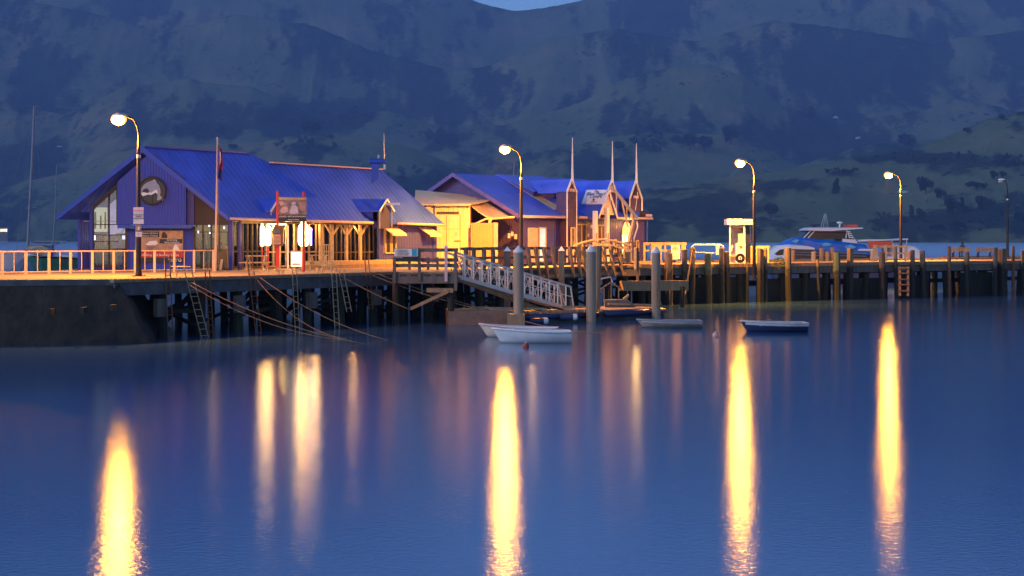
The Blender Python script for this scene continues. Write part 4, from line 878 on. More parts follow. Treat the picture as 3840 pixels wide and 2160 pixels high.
# picnic tables
def picnic(pxl,pxr,py,label):
    Y=DKY(py); cx=WX((pxl+pxr)/2,Y); L_=(pxr-pxl)*Y/F; t=thing('picnic_table',label,'picnic table',(cx,Y,DZ),group='picnic tables outside the shop')
    B=lambda *a: MB().box(*a)
    for i in range(4): MB().box(cx-L_*.36,cx+L_*.36,Y+.45+i*.17,Y+.6+i*.17,DZ+.76,DZ+.81).build('table_plank',mTimberY,t)
    for y0 in (-.15,1.2): MB().box(cx-L_*.5,cx+L_*.5,Y+y0,Y+y0+.28,DZ+.42,DZ+.47).build('bench_seat',mTimberY,t)
    for s in (-1,1):
        x=cx+s*L_*.28
        mb=MB(); mb.bar((x,Y-.05,DZ),(x,Y+.55,DZ+.76),.06,.12); mb.bar((x,Y+1.4,DZ),(x,Y+.95,DZ+.76),.06,.12); mb.box(x-.03,x+.03,Y-.1,Y+1.45,DZ+.34,DZ+.42); mb.build('leg_frame',mTimberY,t)
picnic(898,1010,1017,'lit picnic table left of the red post sign'); picnic(1142,1236,1012,'brightly lit picnic table right of the glowing white lantern')

# big picture sign on two red posts
YS2=78.5
bs=thing('picture_sign','large picture board hung between two red posts outside the shop','sign',(WX(1090,YS2),YS2,DZ))
for px,y1 in ((1040,716),(1138,718)):
    MB().tube([(WX(px,YS2),YS2+.1,DZ),(WX(px,YS2),YS2+.1,WZ(y1+4,YS2)),(WX(px,YS2),YS2+.1,WZ(y1,YS2))],[.075,.075,.04],12).build('red_post' if px<1100 else 'red_post',mRed,bs)
bd=MB().pbox(1044,1149,740,831,YS2-.05,.08).build('board',mPosterD,bs)
MB().pbox(1044,1149,740,751,YS2-.065,.02).build('heading_strip',M('strip_gold',(.45,.3,.12),.6),bd); text('SEE DOLPHINS, SWIM WITH DOLPHINS',5.2*YS2/F,W(1096,746,YS2-.075),bd,mTextW)
MB().pbox(1044,1149,805,831,YS2-.065,.02).build('text_strip',mBlack,bd); text('CRUISES, GIFTS & SOUVENIRS',7.6*YS2/F,W(1096,812,YS2-.075),bd,mTextW); text('BOOKINGS INSIDE',5*YS2/F,W(1100,824,YS2-.075),bd,mTextW)
for poly,mt in (([(1050,790),(1062,772),(1078,776),(1082,792),(1070,797),(1054,798)],'a'),([(1085,792),(1095,772),(1108,768),(1116,778),(1118,800),(1088,802)],'b'),([(1120,756),(1140,758),(1146,790),(1128,792)],'c'),([(1046,757),(1062,755),(1072,768),(1052,772)],'a'),([(1092,760),(1106,757),(1112,765),(1096,769)],'b')):
    MB().pprism(poly,YS2-.062,.01).build('picture_shape',{'a':M('pic_pink',(.5,.33,.3),.6,vs=6,var=.4),'b':M('pic_grey',(.45,.42,.46),.6,vs=6,var=.4),'c':M('pic_brown',(.35,.2,.15),.6,vs=6,var=.4)}[mt],bd)
def rounded(px0,px1,py0,py1,Y,d,c=8):
    pts=[]
    for cx,cy,a0 in ((px1-c,py0+c,0),(px0+c,py0+c,90),(px0+c,py1-c,180),(px1-c,py1-c,270)):
        for k in range(5): a=math.radians(a0+k*22.5); pts.append((cx+c*math.cos(a),cy-c*math.sin(a)))
    return MB().pprism(pts,Y,d)
ib=thing('information_stand','unlit red post stand with a rounded board of notices under the picture sign','information stand',(WX(1040,77.6),77.6,DZ))
MB().pbox(1033,1048,920,1014,77.6,.12).build('red_post',mRed,ib); MB().pbox(1033,1049,1002,1016,77.55,.2).build('base',mTimber,ib)
rounded(1023,1062,846,923,77.45,.3,13).build('rounded_case',mRust,ib); MB().pbox(1024,1052,858,875,77.42,.03).build('dark_notice',M('notice_dark',(.1,.1,.11),.5),ib); MB().pbox(1024,1052,880,916,77.42,.03).build('pink_notice',M('notice_pink',(.55,.33,.26),.6),ib)
for i in range(6): MB().pbox(1027,1049,885+i*5,886.5+i*5,77.41,.01).build('notice_line',mDarkWood,ib)
def lantern(px,py0,py1,pb,Y,w,label,mat,power,post):
    t=thing('lantern_sign',label,'lantern sign',(WX(px,Y),Y,DZ),group='rounded lantern signs')
    rounded(px-w/2,px+w/2,py0,py1,Y,.25,w*.45).build('glowing_case',mat,t); MB().pbox(px-w*.22,px+w*.22,py0-9,py0+1,Y+.04,.15).build('cap',mat,t)
    MB().pbox(px-w*.17,px+w*.17,py1-2,pb,Y+.05,.15).build('post',post,t)
    plight(W(px,(py0+py1)/2,Y-.35),power,(1,.48,.1),.14,'lantern_light',t)
lantern(1137,838,925,1012,79.5,38,'brilliant white glowing lantern sign under the right red post',mLitSign,52*IL,M('pink_post',(.8,.45,.4),.5))
lantern(1004,856,922,1005,83.5,20,'smaller glowing lantern sign on a red post left of the notice stand',M('lit_case_small',(.9,.85,.75),.5,var=0,bump=0,emit=(1,.65,.28),es=2.5),18*IL,mRed)
lantern(982,846,924,1003,84.5,13,'narrow glowing lantern at the far left, seen through the verandah posts',M('lit_case_narrow',(.9,.85,.75),.5,var=0,bump=0,emit=(1,.7,.35),es=2),8*IL,mRed)
ab=thing('price_board','bright lit price board standing on the deck left of the white lantern','board',(WX(1112,79.8),79.8,DZ))
MB().pbox(1092,1130,945,998,79.8,.06).build('panel',mLitPanel,ab); MB().pbox(1091,1131,940,946,79.78,.1).build('header',mTan,ab); MB().pbox(1094,1128,986,996,79.78,.02).build('footer',M('footer_pink',(.8,.4,.4),.6),ab)
for x in (1096,1126): MB().pbox(x-2,x+2,998,1012,79.82,.04).build('foot',mTimber,ab)
dp=thing('curved_downpipe','white bent downpipe standing between the picture sign posts','pipe',(WX(1080,81),81,DZ))
MB().tube([W(1050,838,81),W(1052,845,81),W(1080,846,81),W(1080,1006,81)],.045,8).build('pipe',mWhite,dp)
# short baluster rail by the verandah
br=thing('porch_railing','short pale timber balustrade between the picnic table and the verandah post','railing',(WX(1225,82.5),82.5,DZ))
mb=MB(); mb.pbox(1203,1250,916,920,82.5,.08); mb.build('top_rail',mTimberY,br)
for i in range(6): MB().pbox(1206+i*8,1209+i*8,920,1005,82.5,.06).build('baluster',mTimberY,br)
# leaning board & small things near the glazed corner
lb=thing('leaning_plank','pale plank leaning by the glass corner of the shop','plank',(WX(832,81),81,DZ)); MB().bar(W(826,1012,81),W(836,948,82.5),.12,.04).build('plank',mTimberY,lb)
bk=thing('canvas_bundle','dark folded canvas bundle leaning against the shop corner window','bundle',(WX(845,81.8),81.8,DZ))
MB().pprism([(815,1010),(820,948),(835,936),(850,938),(852,1010)],81.9,.5).build('canvas',M('olive_canvas',(.12,.09,.04),.85),bk,bevel=.05)

# ================================================================ landing platform with the white sign
YP=77.5
pl=thing('landing_platform','grey timber landing platform with rails at the head of the gangway','platform',(WX(1590,YP),YP,DZ))
xa,xb=WX(1478,YP),WX(1718,YP)
MB().box(xa,xb,YP,YP+4.2,2.55,2.67).build('deck',mDeck,pl)
mb=MB(); mb.box(xa-.05,xb+.0,YP-.08,YP+.05,2.1,2.62); mb.build('face_board',mGreyT,pl)
for z in (3.0,3.28,3.78): MB().box(xa,xb,YP-.05,YP+.05,z-.1,z+.08).build('rail',mGreyT,pl)
for x0 in (1500,1540,1590,1635,1665): MB().pbox(x0,x0+26,1029,1036,YP-.09,.02).build('slot',mBlack,pl)
for px,y0,y1 in ((1478,962,1060),(1572,935,1053),(1672,926,1056),(1708,930,1090)):
    MB().pbox(px-5,px+6,y0,y1,YP-.16,.18).build('post',mGreyT if px!=1672 else mAwn,pl)
p=W(1672,926,YP-.07); MB().add([p+Vector((-.12,-.1,0)),p+Vector((.12,-.1,0)),p+Vector((.12,.14,0)),p+Vector((-.12,.14,0)),p+Vector((0,.02,.13))],[(0,1,4),(1,2,4),(2,3,4),(3,0,4),(3,2,1,0)]).build('post_cap',mCapW,pl)
for px in (1535,1605,1640): MB().pbox(px-4,px+5,965,1012,YP+.06,.08).build('rail_post',mGreyT,pl)
for px,y in ((1482,2.0),(1690,2.0),(1600,3.8)):
    MB().tube([(WX(px,YP),YP+.3 if y<3 else YP+3.5,-.5),(WX(px,YP),YP+.3 if y<3 else YP+3.5,2.5)],.17,9).build('pile',mPile,pl)
mb=MB(); mb.bar(W(1540,1158,YP+.1),W(1680,1093,YP+.1),.16,.16); mb.build('diagonal_brace',mTimber,pl)
mb=MB(); mb.bar(W(1600,1088,YP+.2),W(1700,1089,YP+.2),.25,.22); mb.build('bearer',mTimber,pl)
ws=thing('platform_sign','white and blue information sign fixed to the left corner of the landing platform','sign',W(1522,950,YP-.2))
MB().pbox(1479,1567,933,961,YP-.22,.03).build('panel',mWhite,ws); MB().pbox(1544,1563,934,960,YP-.235,.02).build('cyan_block',mCyan,ws); MB().pbox(1480,1567,962,970,YP-.22,.03).build('black_strip',mBlack,ws)
for i,s_ in enumerate(('SWIMMING WITH','DOLPHINS AND','HARBOUR CRUISES','NATURE CRUISES')): text(s_,5.4*YP/F,W(1487,938+i*6,YP-.245),ws,mText,align='LEFT')
text('BOOK HERE',5*YP/F,W(1482,966,YP-.24),ws,mTextW,align='LEFT')

# ================================================================ gangway
ga0=W(1710,1030,79.0); ga1=W(2152,1158,82.2); gd=(ga1-ga0); side=Vector((-gd.y,gd.x,0)).normalized()*1.25
gw=thing('gangway','white aluminium truss gangway sloping from the platform down to the pontoon','gangway',ga0)
MB().hexa([ga0+Vector((0,0,-.1)),ga1+Vector((0,0,-.1)),ga1+side+Vector((0,0,-.1)),ga0+side+Vector((0,0,-.1)),ga0,ga1,ga1+side,ga0+side]).build('walkway',mSteel,gw)
for s in (Vector((0,0,0)),side):
    mb=MB(); mb.bar(ga0+s+Vector((0,0,-.07)),ga1+s+Vector((0,0,-.07)),.09,.2); mb.build('bottom_chord',mAlu,gw)
    t0=ga0+s+gd*.0+Vector((0,0,1.12)); t1=ga0+s+gd*.97+Vector((0,0,1.12)); mb=MB(); mb.bar(t0,t1,.08,.1); mb.build('top_rail',mAlu,gw)
    mb=MB(); mb.bar(t1,ga1+s,.08,.08); mb.build('end_post',mAlu,gw)
    mb=MB(); mb.bar(ga0+s+Vector((0,0,.6)),ga0+s+gd*.98+Vector((0,0,.6)),.03,.04); mb.build('mid_rail',mAlu,gw)
    n=14
    for i in range(n):
        a=ga0+s+gd*(i/n); b=ga0+s+gd*((i+1)/n)
        MB().bar(a,a+Vector((0,0,1.1)),.08,.08).build('upright',mAlu,gw)
        if i<n-1: MB().bar(a if i%2 else b,(b if i%2 else a)+Vector((0,0,1.08)),.05,.05).build('diagonal',mAlu,gw)
mb=MB(); mb.bar(ga0+Vector((0,.1,-.2)),ga1+Vector((-1.2,.1,-.28)),.3,.2); mb.build('underbeam',mTimber,gw)

# ================================================================ pontoon
pn=thing('pontoon','low floating pontoon with timber face, decking and mooring cleats','pontoon',(0,78,0))
MB().hexa([W(1682,1222,77.4)-Vector((0,0,.2)),W(1965,1219,78.2)-Vector((0,0,.2)),W(1965,1219,78.2)+Vector((-.3,3.6,-.2)),W(1682,1222,77.4)+Vector((-.3,3.6,-.2))]+[Vector((a.x,a.y,.70)) for a in (W(1682,1222,77.4),W(1965,1219,78.2),W(1965,1219,78.2)+Vector((-.3,3.6,0)),W(1682,1222,77.4)+Vector((-.3,3.6,0)))]).build('timber_float',mPontoon,pn)
def quadbox(p,q,dep,z0,z1,name,mat):
    d=(q-p); nn=Vector((-d.y,d.x,0)).normalized()*dep; P=[p,q,q+nn,p+nn]
    return MB().hexa([Vector((a.x,a.y,z0)) for a in P]+[Vector((a.x,a.y,z1)) for a in P]).build(name,mat,pn)
pA=Vector((WX(1968,78.6),78.6,0)); pB=Vector((WX(2255,81.5),81.5,0)); pC=Vector((WX(2490,85),85,0))
quadbox(pA,pB,3.4,-.2,.45,'concrete_float',mConc); quadbox(pA+Vector((0,.1,0)),pB+Vector((0,.1,0)),3.2,.45,.52,'float_deck',mDeck)
quadbox(pB+Vector((.05,0,0)),pC,3.4,-.2,.5,'concrete_float',mConc); quadbox(pB+Vector((.05,.1,0)),pC+Vector((0,.1,0)),3.2,.5,.57,'float_deck',mDeck)
MB().tube([pA+Vector((0,-.15,.36)),pB+Vector((-.2,-.15,.36))],.15,10).build('tube_fender',mNavy,pn,smooth=True)
MB().tube([pB+Vector((.25,-.15,.38)),pC+Vector((0,-.15,.38))],.17,10).build('tube_fender',mNavy,pn,smooth=True)
for i in range(10):
    f=(i+.6)/10.5; p=pA.lerp(pB,f); MB().box(p.x-.16,p.x+.16,p.y-.1,p.y+.12,.5,.64).build('timber_block',mPontoon if i%2 else mTimber,pn)
for (a,b) in ((W(1685,1166,78),W(1920,1160,79)),(W(1760,1152,80.2),W(2050,1144,81)),(W(2110,1163,81),W(2250,1160,83)),(W(2280,1152,84.5),W(2440,1150,86))):
    mb=MB(); a.z=.78; b.z=.74 if b.x<1 else .66; mb.bar(a,b,.12,.1); mb.build('deck_rail',mTimberY,pn)
MB().hexa([W(1902,1226,76.3),W(1968,1226,76.3),W(1968,1226,76.3)+Vector((0,1.6,0)),W(1902,1226,76.3)+Vector((0,1.6,0))]+[W(1902,1226,76.3)+Vector((0,0,.60)),W(1968,1226,76.3)+Vector((0,0,.60)),W(1968,1226,76.3)+Vector((0,1.6,.60)),W(1902,1226,76.3)+Vector((0,1.6,.6))]).build('pile_collar_box',mTimber,pn)
for px,Y_ in ((2110,84.2),(1995,83)): pass
for px,py,Y_ in ((2030,1205,77.9),(2140,1190,79.6)):
    t=thing('pontoon_float','white capped navy float beside the pontoon, '+('left of the pair' if px<2100 else 'right of the pair'),'float',W(px,py,Y_))
    p=W(px,py,Y_); MB().tube([p+Vector((-.55,0,.0)),p+Vector((.12,0,.02))],.16,12).build('navy_body',mNavy,t,smooth=False); MB().tube([p+Vector((.13,0,.02)),p+Vector((.3,0,.02)),p+Vector((.36,0,.02))],[.17,.17,.1],12).build('white_end',mWhite,t)
# davit frame and upturned grey dinghy on the pontoon
fr_=thing('lifting_frame','slender timber lifting frame standing on the far end of the pontoon','frame',(WX(2290,86),86,.57))
mb=MB(); 
for a,b in (((2265,1145),(2265,1080)),((2292,1145),(2292,1060)),((2320,1145),(2320,1080)),((2245,1088),(2292,1058)),((2292,1058),(2338,1090)),((2245,1088),(2262,1100))): mb.bar(W(*a,86),W(*b,86),.06,.06)
mb.build('frame_bars',mTimber,fr_)
MB().tube([W(2252,1046,87),W(2290,1038,87),W(2296,1060,87)],.05,6).build('davit_arm',mAlu,fr_)
bx=thing('pontoon_hut','low sloping grey locker with an open lid on the pontoon','locker',(WX(2320,85.5),85.5,.57))
MB().pprism([(2268,1152),(2268,1126),(2355,1124),(2385,1150)],85.2,1.2).build('body',mGreyT,bx); MB().pprism([(2338,1120),(2358,1104),(2360,1110),(2345,1126)],85.3,.8).build('lid',mTimber,bx)
# three round sleeved piles with white cone caps
def rpile(px0,px1,y0,Y,label):
    cx=WX((px0+px1)/2,Y); r=(px1-px0)*Y/F/2; t=thing('guide_pile',label,'pile',(cx,Y,0),group='round capped guide piles')
    zt=WZ(y0+26,Y); MB().tube([(cx,Y,-.6),(cx,Y,zt)],r,18).build('sleeve',mHDPE,t,smooth=False)
    MB().tube([(cx,Y,zt),(cx,Y,zt+.08),(cx,Y,WZ(y0,Y))],[r*1.04,r*1.04,.02],18).build('cone_cap',mCapW,t)
    return t
rpile(1925,1964,921,77.2,'round grey pile with a white cone cap in front of the gangway'); rpile(2198,2235,919,80.6,'round grey pile with a white cone cap just past the foot of the gangway'); rp3=rpile(2443,2477,923,83.8,'round grey pile with a white cone cap hung with pale rope')
hr=thing('hanging_rope','pale coiled rope hanging down the third round pile','rope',W(2468,1020,83.4))
MB().tube([W(2464,1018,83.45),W(2468,1075,83.4),W(2472,1120,83.4),W(2480,1145,83.4),W(2466,1150,83.4)],.05,7).tube([W(2462,1030,83.42),W(2463,1100,83.4),W(2470,1140,83.4),W(2478,1152,83.35)],.04,7).build('rope',mRope,hr,smooth=True)
# two square posts with pyramid caps
for px0,px1,y0,y1,Y,lab in ((1888,1917,924,1015,86,'short square grey post with a pyramid cap beside the first round pile'),(2093,2118,923,1075,90,'taller square post with a pyramid cap, lit orange, between two round piles')):
    t=thing('capped_post',lab,'post',(WX((px0+px1)/2,Y),Y,WZ(y1,Y))); c=W((px0+px1)/2,y0+18,Y+.2); h=(px1-px0)*Y/F/2
    MB().box(c.x-h*.85,c.x+h*.85,Y,Y+h*1.7,-.5,c.z).build('shaft',mTimber if px0>2000 else mGreyT,t)
    MB().add([(c.x-h,Y-.06,c.z),(c.x+h,Y-.06,c.z),(c.x+h,Y+h*1.9,c.z),(c.x-h,Y+h*1.9,c.z),(c.x,Y+h,WZ(y0,Y))],[(0,1,4),(1,2,4),(2,3,4),(3,0,4),(3,2,1,0)]).build('pyramid_cap',mCapW,t)
bp_=thing('brown_post','thick brown timber post right behind the second round pile','post',W(2244,1080,82.5)); MB().tube([W(2240,1085,82.5),W(2242,1000,82.5),W(2243,922,82.5)],[.16,.2,.21],10).tube([W(2240,1085,82.5),W(2238,1160,82.5)],.15,8).build('shaft',mTimber,bp_)
dg=thing('timber_pile_pair','pair of dark lit timber posts at the foot of the crane','post',W(2385,990,97)); 
MB().pbox(2378,2387,927,1010,97,.2).build('post',mTimberY,dg); MB().pbox(2387,2396,930,1060,97.1,.25).build('post',mGreyT,dg)

# ================================================================ wharf edge fence with raking posts
fe=thing('edge_fence','long grey timber fence with angled posts along the wharf edge behind the gangway','fence',FA(kA(1720),0,DZ))
k0_,k1_=kA(1725,.1),kA(2335,.1); k1_=min(k1_,LAB-.2)
for z,w_ in ((1.14,.16),(.62,.14),(.18,.14)): MB().box(k0_,k1_,.0,.1,DZ+z-w_/2,DZ+z+w_/2,FA).build('rail',mGreyT,fe)
pxs=[1755,1785,1823,1857,1985,2015,2046,2078,2143,2170,2190,2270,2296,2326]
for i,px in enumerate(pxs):
    k=kA(px-10,-.05); mb=MB()
    if px<1900: mb.box(k-.1,k+.1,-.16,0,DZ-.1,DZ+1.18,FA)
    else: mb.hexa([FA(k-.12,-.18,DZ+1.2),FA(k+.14,-.18,DZ+1.2),FA(k+.14,-.02,DZ+1.2),FA(k-.12,-.02,DZ+1.2),FA(k+.16,-.34,DZ-.65),FA(k+.3,-.34,DZ-.65),FA(k+.3,-.2,DZ-.65),FA(k+.16,-.2,DZ-.65)][::-1])
    mb.build('raking_post',mTimber if px>1900 else mGreyT,fe)
MB().box(k0_,k1_,-.2,-.14,DZ-.6,DZ-.42,FA).build('lower_waling',mTimber,fe)
# curved timber bridge rail in front of the pearl centre
cb=thing('arched_railing','pale timber railing rising in a shallow arch before the white portico posts','railing',(WX(2240,98),98,DZ))
arc=[(2150,921),(2185,908),(2225,899),(2262,896),(2300,901),(2340,912),(2368,922)]
for i in range(6): MB().bar(W(*arc[i],98),W(*arc[i+1],98),.1,.1).build('handrail',mTimberY,cb); MB().bar(W(arc[i][0],arc[i][1]+22,98),W(arc[i+1][0],arc[i+1][1]+22,98),.08,.08).build('lower_rail',mTimberY,cb)
for i,(x,y) in enumerate(arc): 
    MB().pbox(x-2.5,x+2.5,y,985,98,.1).build('baluster',mTimberY,cb)
    if i<6: mb=MB(); x2,y2=arc[i+1]; mb.bar(W(x,y+2,98.1),W(x2,y2+24,98.1),.05,.05); mb.bar(W(x,y+24,98.1),W(x2,y2+2,98.1),.05,.05); mb.build('cross_brace',mTimberY,cb)
# crane
YC=99.0
cr=thing('wharf_crane','pale steel wharf crane with a long jib leaning left over the portico','crane',(WX(2352,YC),YC,DZ))
MB().tube([W(2350,985,YC),W(2353,920,YC),W(2358,915,YC)],[.40,.2,.14],10).build('pedestal',mTan,cr)
MB().tube([W(2356,920,YC),W(2376,830,YC),W(2370,800,YC)],.11,8).build('mast',mTimberY,cr)
mb=MB(); mb.bar(W(2289,694,YC),W(2392,822,YC),.13,.2); mb.build('jib',M('jib_paint',(.3,.27,.24),.5),cr)
mb=MB(); mb.bar(W(2330,745,YC),W(2352,845,YC),.09,.09); mb.bar(W(2352,845,YC),W(2372,865,YC),.07,.07); mb.bar(W(2350,775,YC),W(2352,850,YC),.07,.07); mb.bar(W(2370,800,YC),W(2355,830,YC),.06,.06); mb.build('bracing',mTimberY,cr)
MB().tube([W(2388,830,YC),W(2392,850,YC),W(2378,895,YC),W(2380,920,YC)],.05,8).build('hose',mSteel,cr,smooth=True)
MB().tube([W(2398,802,YC),W(2436,804,YC)],.2,12).build('winch_drum',mDarkWood,cr); MB().tube([W(2422,809,YC-.2),W(2445,809,YC-.2)],.1,10).build('winch_light',mAwn,cr)
MB().tube([W(2392,720,YC),W(2383,790,YC)],.02,5).build('cable',mSteel,cr); MB().pbox(2344,2384,907,912,YC-.1,.1).build('bracket',mRust,cr)
hook=MB().tube([W(2289,700,YC),W(2290,760,YC)],.018,5).build('fall_rope',mSteel,cr)

# ================================================================ right of the centre
def railblock(px0,px1,Y,ytop,label,posts,rails,mat=mTimberY,solid=()):
    t=thing('timber_railing',label,'railing',(WX((px0+px1)/2,Y),Y,DZ))
    for y0,y1 in rails: MB().pbox(px0,px1,y0,y1,Y,.08).build('rail',mat,t)
    for x,w_ in posts: MB().pbox(x,x+w_,ytop,WYZ(Y),Y-.06 if w_<14 else Y-.1,.09).build('post' if w_<14 else 'panel',mat,t)
    return t
def WYZ(Y): return YH+(CH-DZ)*F/Y
railblock(2413,2574,110,910,'lit timber railing with a white notice between the pearl centre and the jetty posts',[(2413,7),(2441,40),(2492,6),(2556,16)],[(909,919),(936,943)])
n_=thing('hours_notice','white notice with red heading on the lit timber railing','notice',W(2535,940,109.6)); MB().pbox(2517,2550,918,972,109.7,.03).build('panel',mWhite,n_); text('P5',11*109/F,W(2533,925,109.66),n_,mText); text('RESTRICTED\nPARKING',4.5*109/F,W(2533,934,109.66),n_,mRed); text('24 HOURS',4*109/F,W(2533,962,109.66),n_,mRed)
tb=thing('tube_gate','white bent tube rail with a small white plate between mooring piles','tube rail',(WX(2650,106),106,DZ))
MB().tube([W(2590,985,106),W(2591,945,106),W(2594,926,106),W(2604,918,106),W(2700,918,106),W(2710,922,106),W(2714,934,106)],.055,8).build('tube',mCapW,tb,smooth=True)
MB().tube([W(2600,945,106),W(2690,949,106)],.02,6).build('lower_bar',mCapW,tb); MB().pbox(2685,2698,918,955,105.9,.04).build('plate',mWhite,tb)
hw=thing('hanging_hose','pale thick hose looping from the tube rail down to the water','hose',W(2588,940,101)); 
MB().tube([W(2592,930,101),W(2606,975,101),W(2603,992,101),W(2596,980,101),W(2594,940,100.8),W(2580,1040,100.3),W(2570,1100,99.5),W(2550,1150,98),W(2525,1182,96)],.045,7).build('hose',mRope,hw,smooth=True)
rope(W(2510,960,99),W(2498,1055,99),-.3,'thin rope wound around the leaning mooring pile left of the tube rail',.02); rope(W(2512,1052,99),W(2510,1195,97),0,'thin rope hanging straight down below the leaning mooring pile',.02)
# fuel kiosk
YK=107.5
kz=lambda py: WZ(py,YK)
ki=thing('fuel_kiosk','white fuel kiosk with open front and lit green screen at the jetty edge','kiosk',(WX(2775,YK),YK,DZ))
MB().pbox(2728,2783,821,843,YK-.2,1.7).build('canopy',mWhite,ki); MB().pbox(2783,2824,822,842,YK-.19,1.68).build('canopy_panel',M('pale_blue_panel',(.35,.6,.75),.5,var=.3),ki)
text('mini',15*YK/F,W(2758,831,YK-.22),ki,mTextB); text('TANKER',10*YK/F,W(2803,832,YK-.22),ki,mCyan)
for px in (2735,2789): MB().pbox(px,px+5,843,987,YK-.05,.12).build('frame_post',mWhite,ki)
MB().pbox(2811,2816,843,987,YK+1.2,.12).build('frame_post',mWhite,ki); MB().pbox(2736,2741,843,987,YK+1.25,.12).build('frame_post',mWhite,ki)
MB().pbox(2740,2790,846,855,YK+.0,.04).build('header',mTan,ki); MB().pbox(2740,2812,856,985,YK+1.3,.05).build('back_panel',M('kiosk_grey',(.3,.3,.3),.5),ki)
MB().pbox(2794,2812,846,985,YK+.3,.9).build('side_glass',mGlassD,ki)
MB().pbox(2770,2788,876,912,YK+.25,.6).build('pump_head',M('pump_grey',(.4,.4,.4),.5),ki); MB().pbox(2773,2780,886,896,YK+.22,.03).build('screen',mScreen,ki)
pb=MB().pbox(2760,2795,912,985,YK-.12,.7).build('pump_cabinet',mWhite,ki); MB().pbox(2768,2786,921,932,YK-.14,.02).build('cabinet_window',M('cab_grey',(.35,.32,.32),.4),pb)
MB().pprism([(2772,924),(2776,922),(2778,925),(2781,922),(2785,925),(2778,931)],YK-.155,.012).build('heart_mark',mRed,pb); text('FUEL',6*YK/F,W(2777,916.5,YK-.13),pb,mText)
MB().tube([W(2741,945,YK),W(2748,920,YK)],.09,8).build('gas_bottle',mSteel,ki)
hrl=thing('hose_reel','rust orange hose reel standing before the fuel kiosk','hose reel',(WX(2776,104.2),104.2,DZ))
for r in (.15,.2,.25,.3): 
    c=W(2776,968,104.2); MB().tube([c+Vector((math.cos(a)*r,0,math.sin(a)*r)) for a in [2*math.pi*i/20 for i in range(21)]],.035,6,cap=False).build('coil',mRust,hrl,smooth=True)
MB().tube([c+Vector((0,-.1,0)),c+Vector((0,.15,0))],.06,8).tube([c,c+Vector((0,.1,-.32))],.03,6).build('hub',mRust,hrl)
bk2=thing('orange_bin','small orange lit box at the left foot of the fuel kiosk','box',(WX(2748,105.5),105.5,DZ)); MB().pbox(2740,2757,963,984,105.5,.4).build('body',mTimberY,bk2); MB().pbox(2739,2758,961,964,105.45,.48).build('lid',mTan,bk2)
railblock(2815,2887,108,922,'short lit timber railing right of the fuel kiosk',[(2815,9),(2835,5),(2862,6),(2872,12)],[(922,932),(946,954)])
# plant on the kerb
pt=thing('kerb_bush','green yellow bush sprouting from the jetty kerb','bush',W(2922,998,101.5)); random.seed(5)
mb=MB(); c=W(2923,985,101.3)
for i in range(620):
    d=Vector((random.gauss(0,1),random.gauss(0,1),random.gauss(0,1))).normalized()*random.uniform(.45,1)**.6; q=c+Vector((d.x*.42,d.y*.35,d.z*.38)); a=Vector((random.uniform(-1,1),random.uniform(-1,1),random.uniform(-.3,1)))*.055; b=Vector((random.uniform(-1,1),random.uniform(-1,1),random.uniform(-1,1)))*.03
    mb.add([q-b,q+a,q+b,q-a*.5],[(0,1,2,3)])
mb.build('foliage',M('bush_leaf',(.13,.15,.02),.8,var=.4,vs=8),pt); MB().tube([c-Vector((0,0,.45)),c],.04,6).build('stem',mTimber,pt)
# timber pen, steps, benches
YT=119
pen=railblock(3275,3402,YT,918,'grey timber pen of rails beside the fourth lamp post',[(3275,16),(3315,12),(3352,8),(3392,8)],[(921,928),(947,953)])
lt=thing('rust_landing_ladder','rusty timber landing ladder hanging below the timber pen','ladder',W(3390,1040,111.5))
for x in (3372,3402): MB().pbox(x,x+7,1000,1110,111.5,.14).build('stile',mTimber,lt)
for y in (1003,1022,1045,1065,1088): MB().pbox(3368,3412,y,y+5,111.4,.1).build('rung',mRust,lt)
def bench(x0,x1,Y,label):
    t=thing('bench',label,'bench',(WX((x0+x1)/2,Y),Y,DZ),group='benches at the jetty end'); a,b=WX(x0,Y),WX(x1,Y)
    for z in (DZ+.55,DZ+.68,DZ+.81): MB().box(a,b,Y,Y+.05,z,z+.115).build('back_slat',mTimber,t)
    for i in range(3): MB().box(a,b,Y+.1+i*.16,Y+.24+i*.16,DZ+.42,DZ+.46).build('seat_slat',mTimber,t)
    for x in (a+.25,b-.25): MB().box(x-.04,x+.04,Y+.03,Y+.1,DZ,DZ+.9).build('leg',mPole,t); MB().box(x-.04,x+.04,Y+.45,Y+.52,DZ,DZ+.42).build('leg',mPole,t); MB().box(x-.03,x+.03,Y+.05,Y+.5,DZ+.38,DZ+.42).build('bracket',mPole,t)
YB=141
bench(3567,3640,YB,'timber bench with a person sitting on it near the jetty end'); bench(3661,3726,YB+1,'empty timber bench nearest the unlit lamp')
kp=thing('kerb_timber','low raised kerb timber behind the benches','kerb',(WX(3680,148),148,DZ)); MB().pbox(3528,3835,960,966,143,.3).build('timber',mTimber,kp)
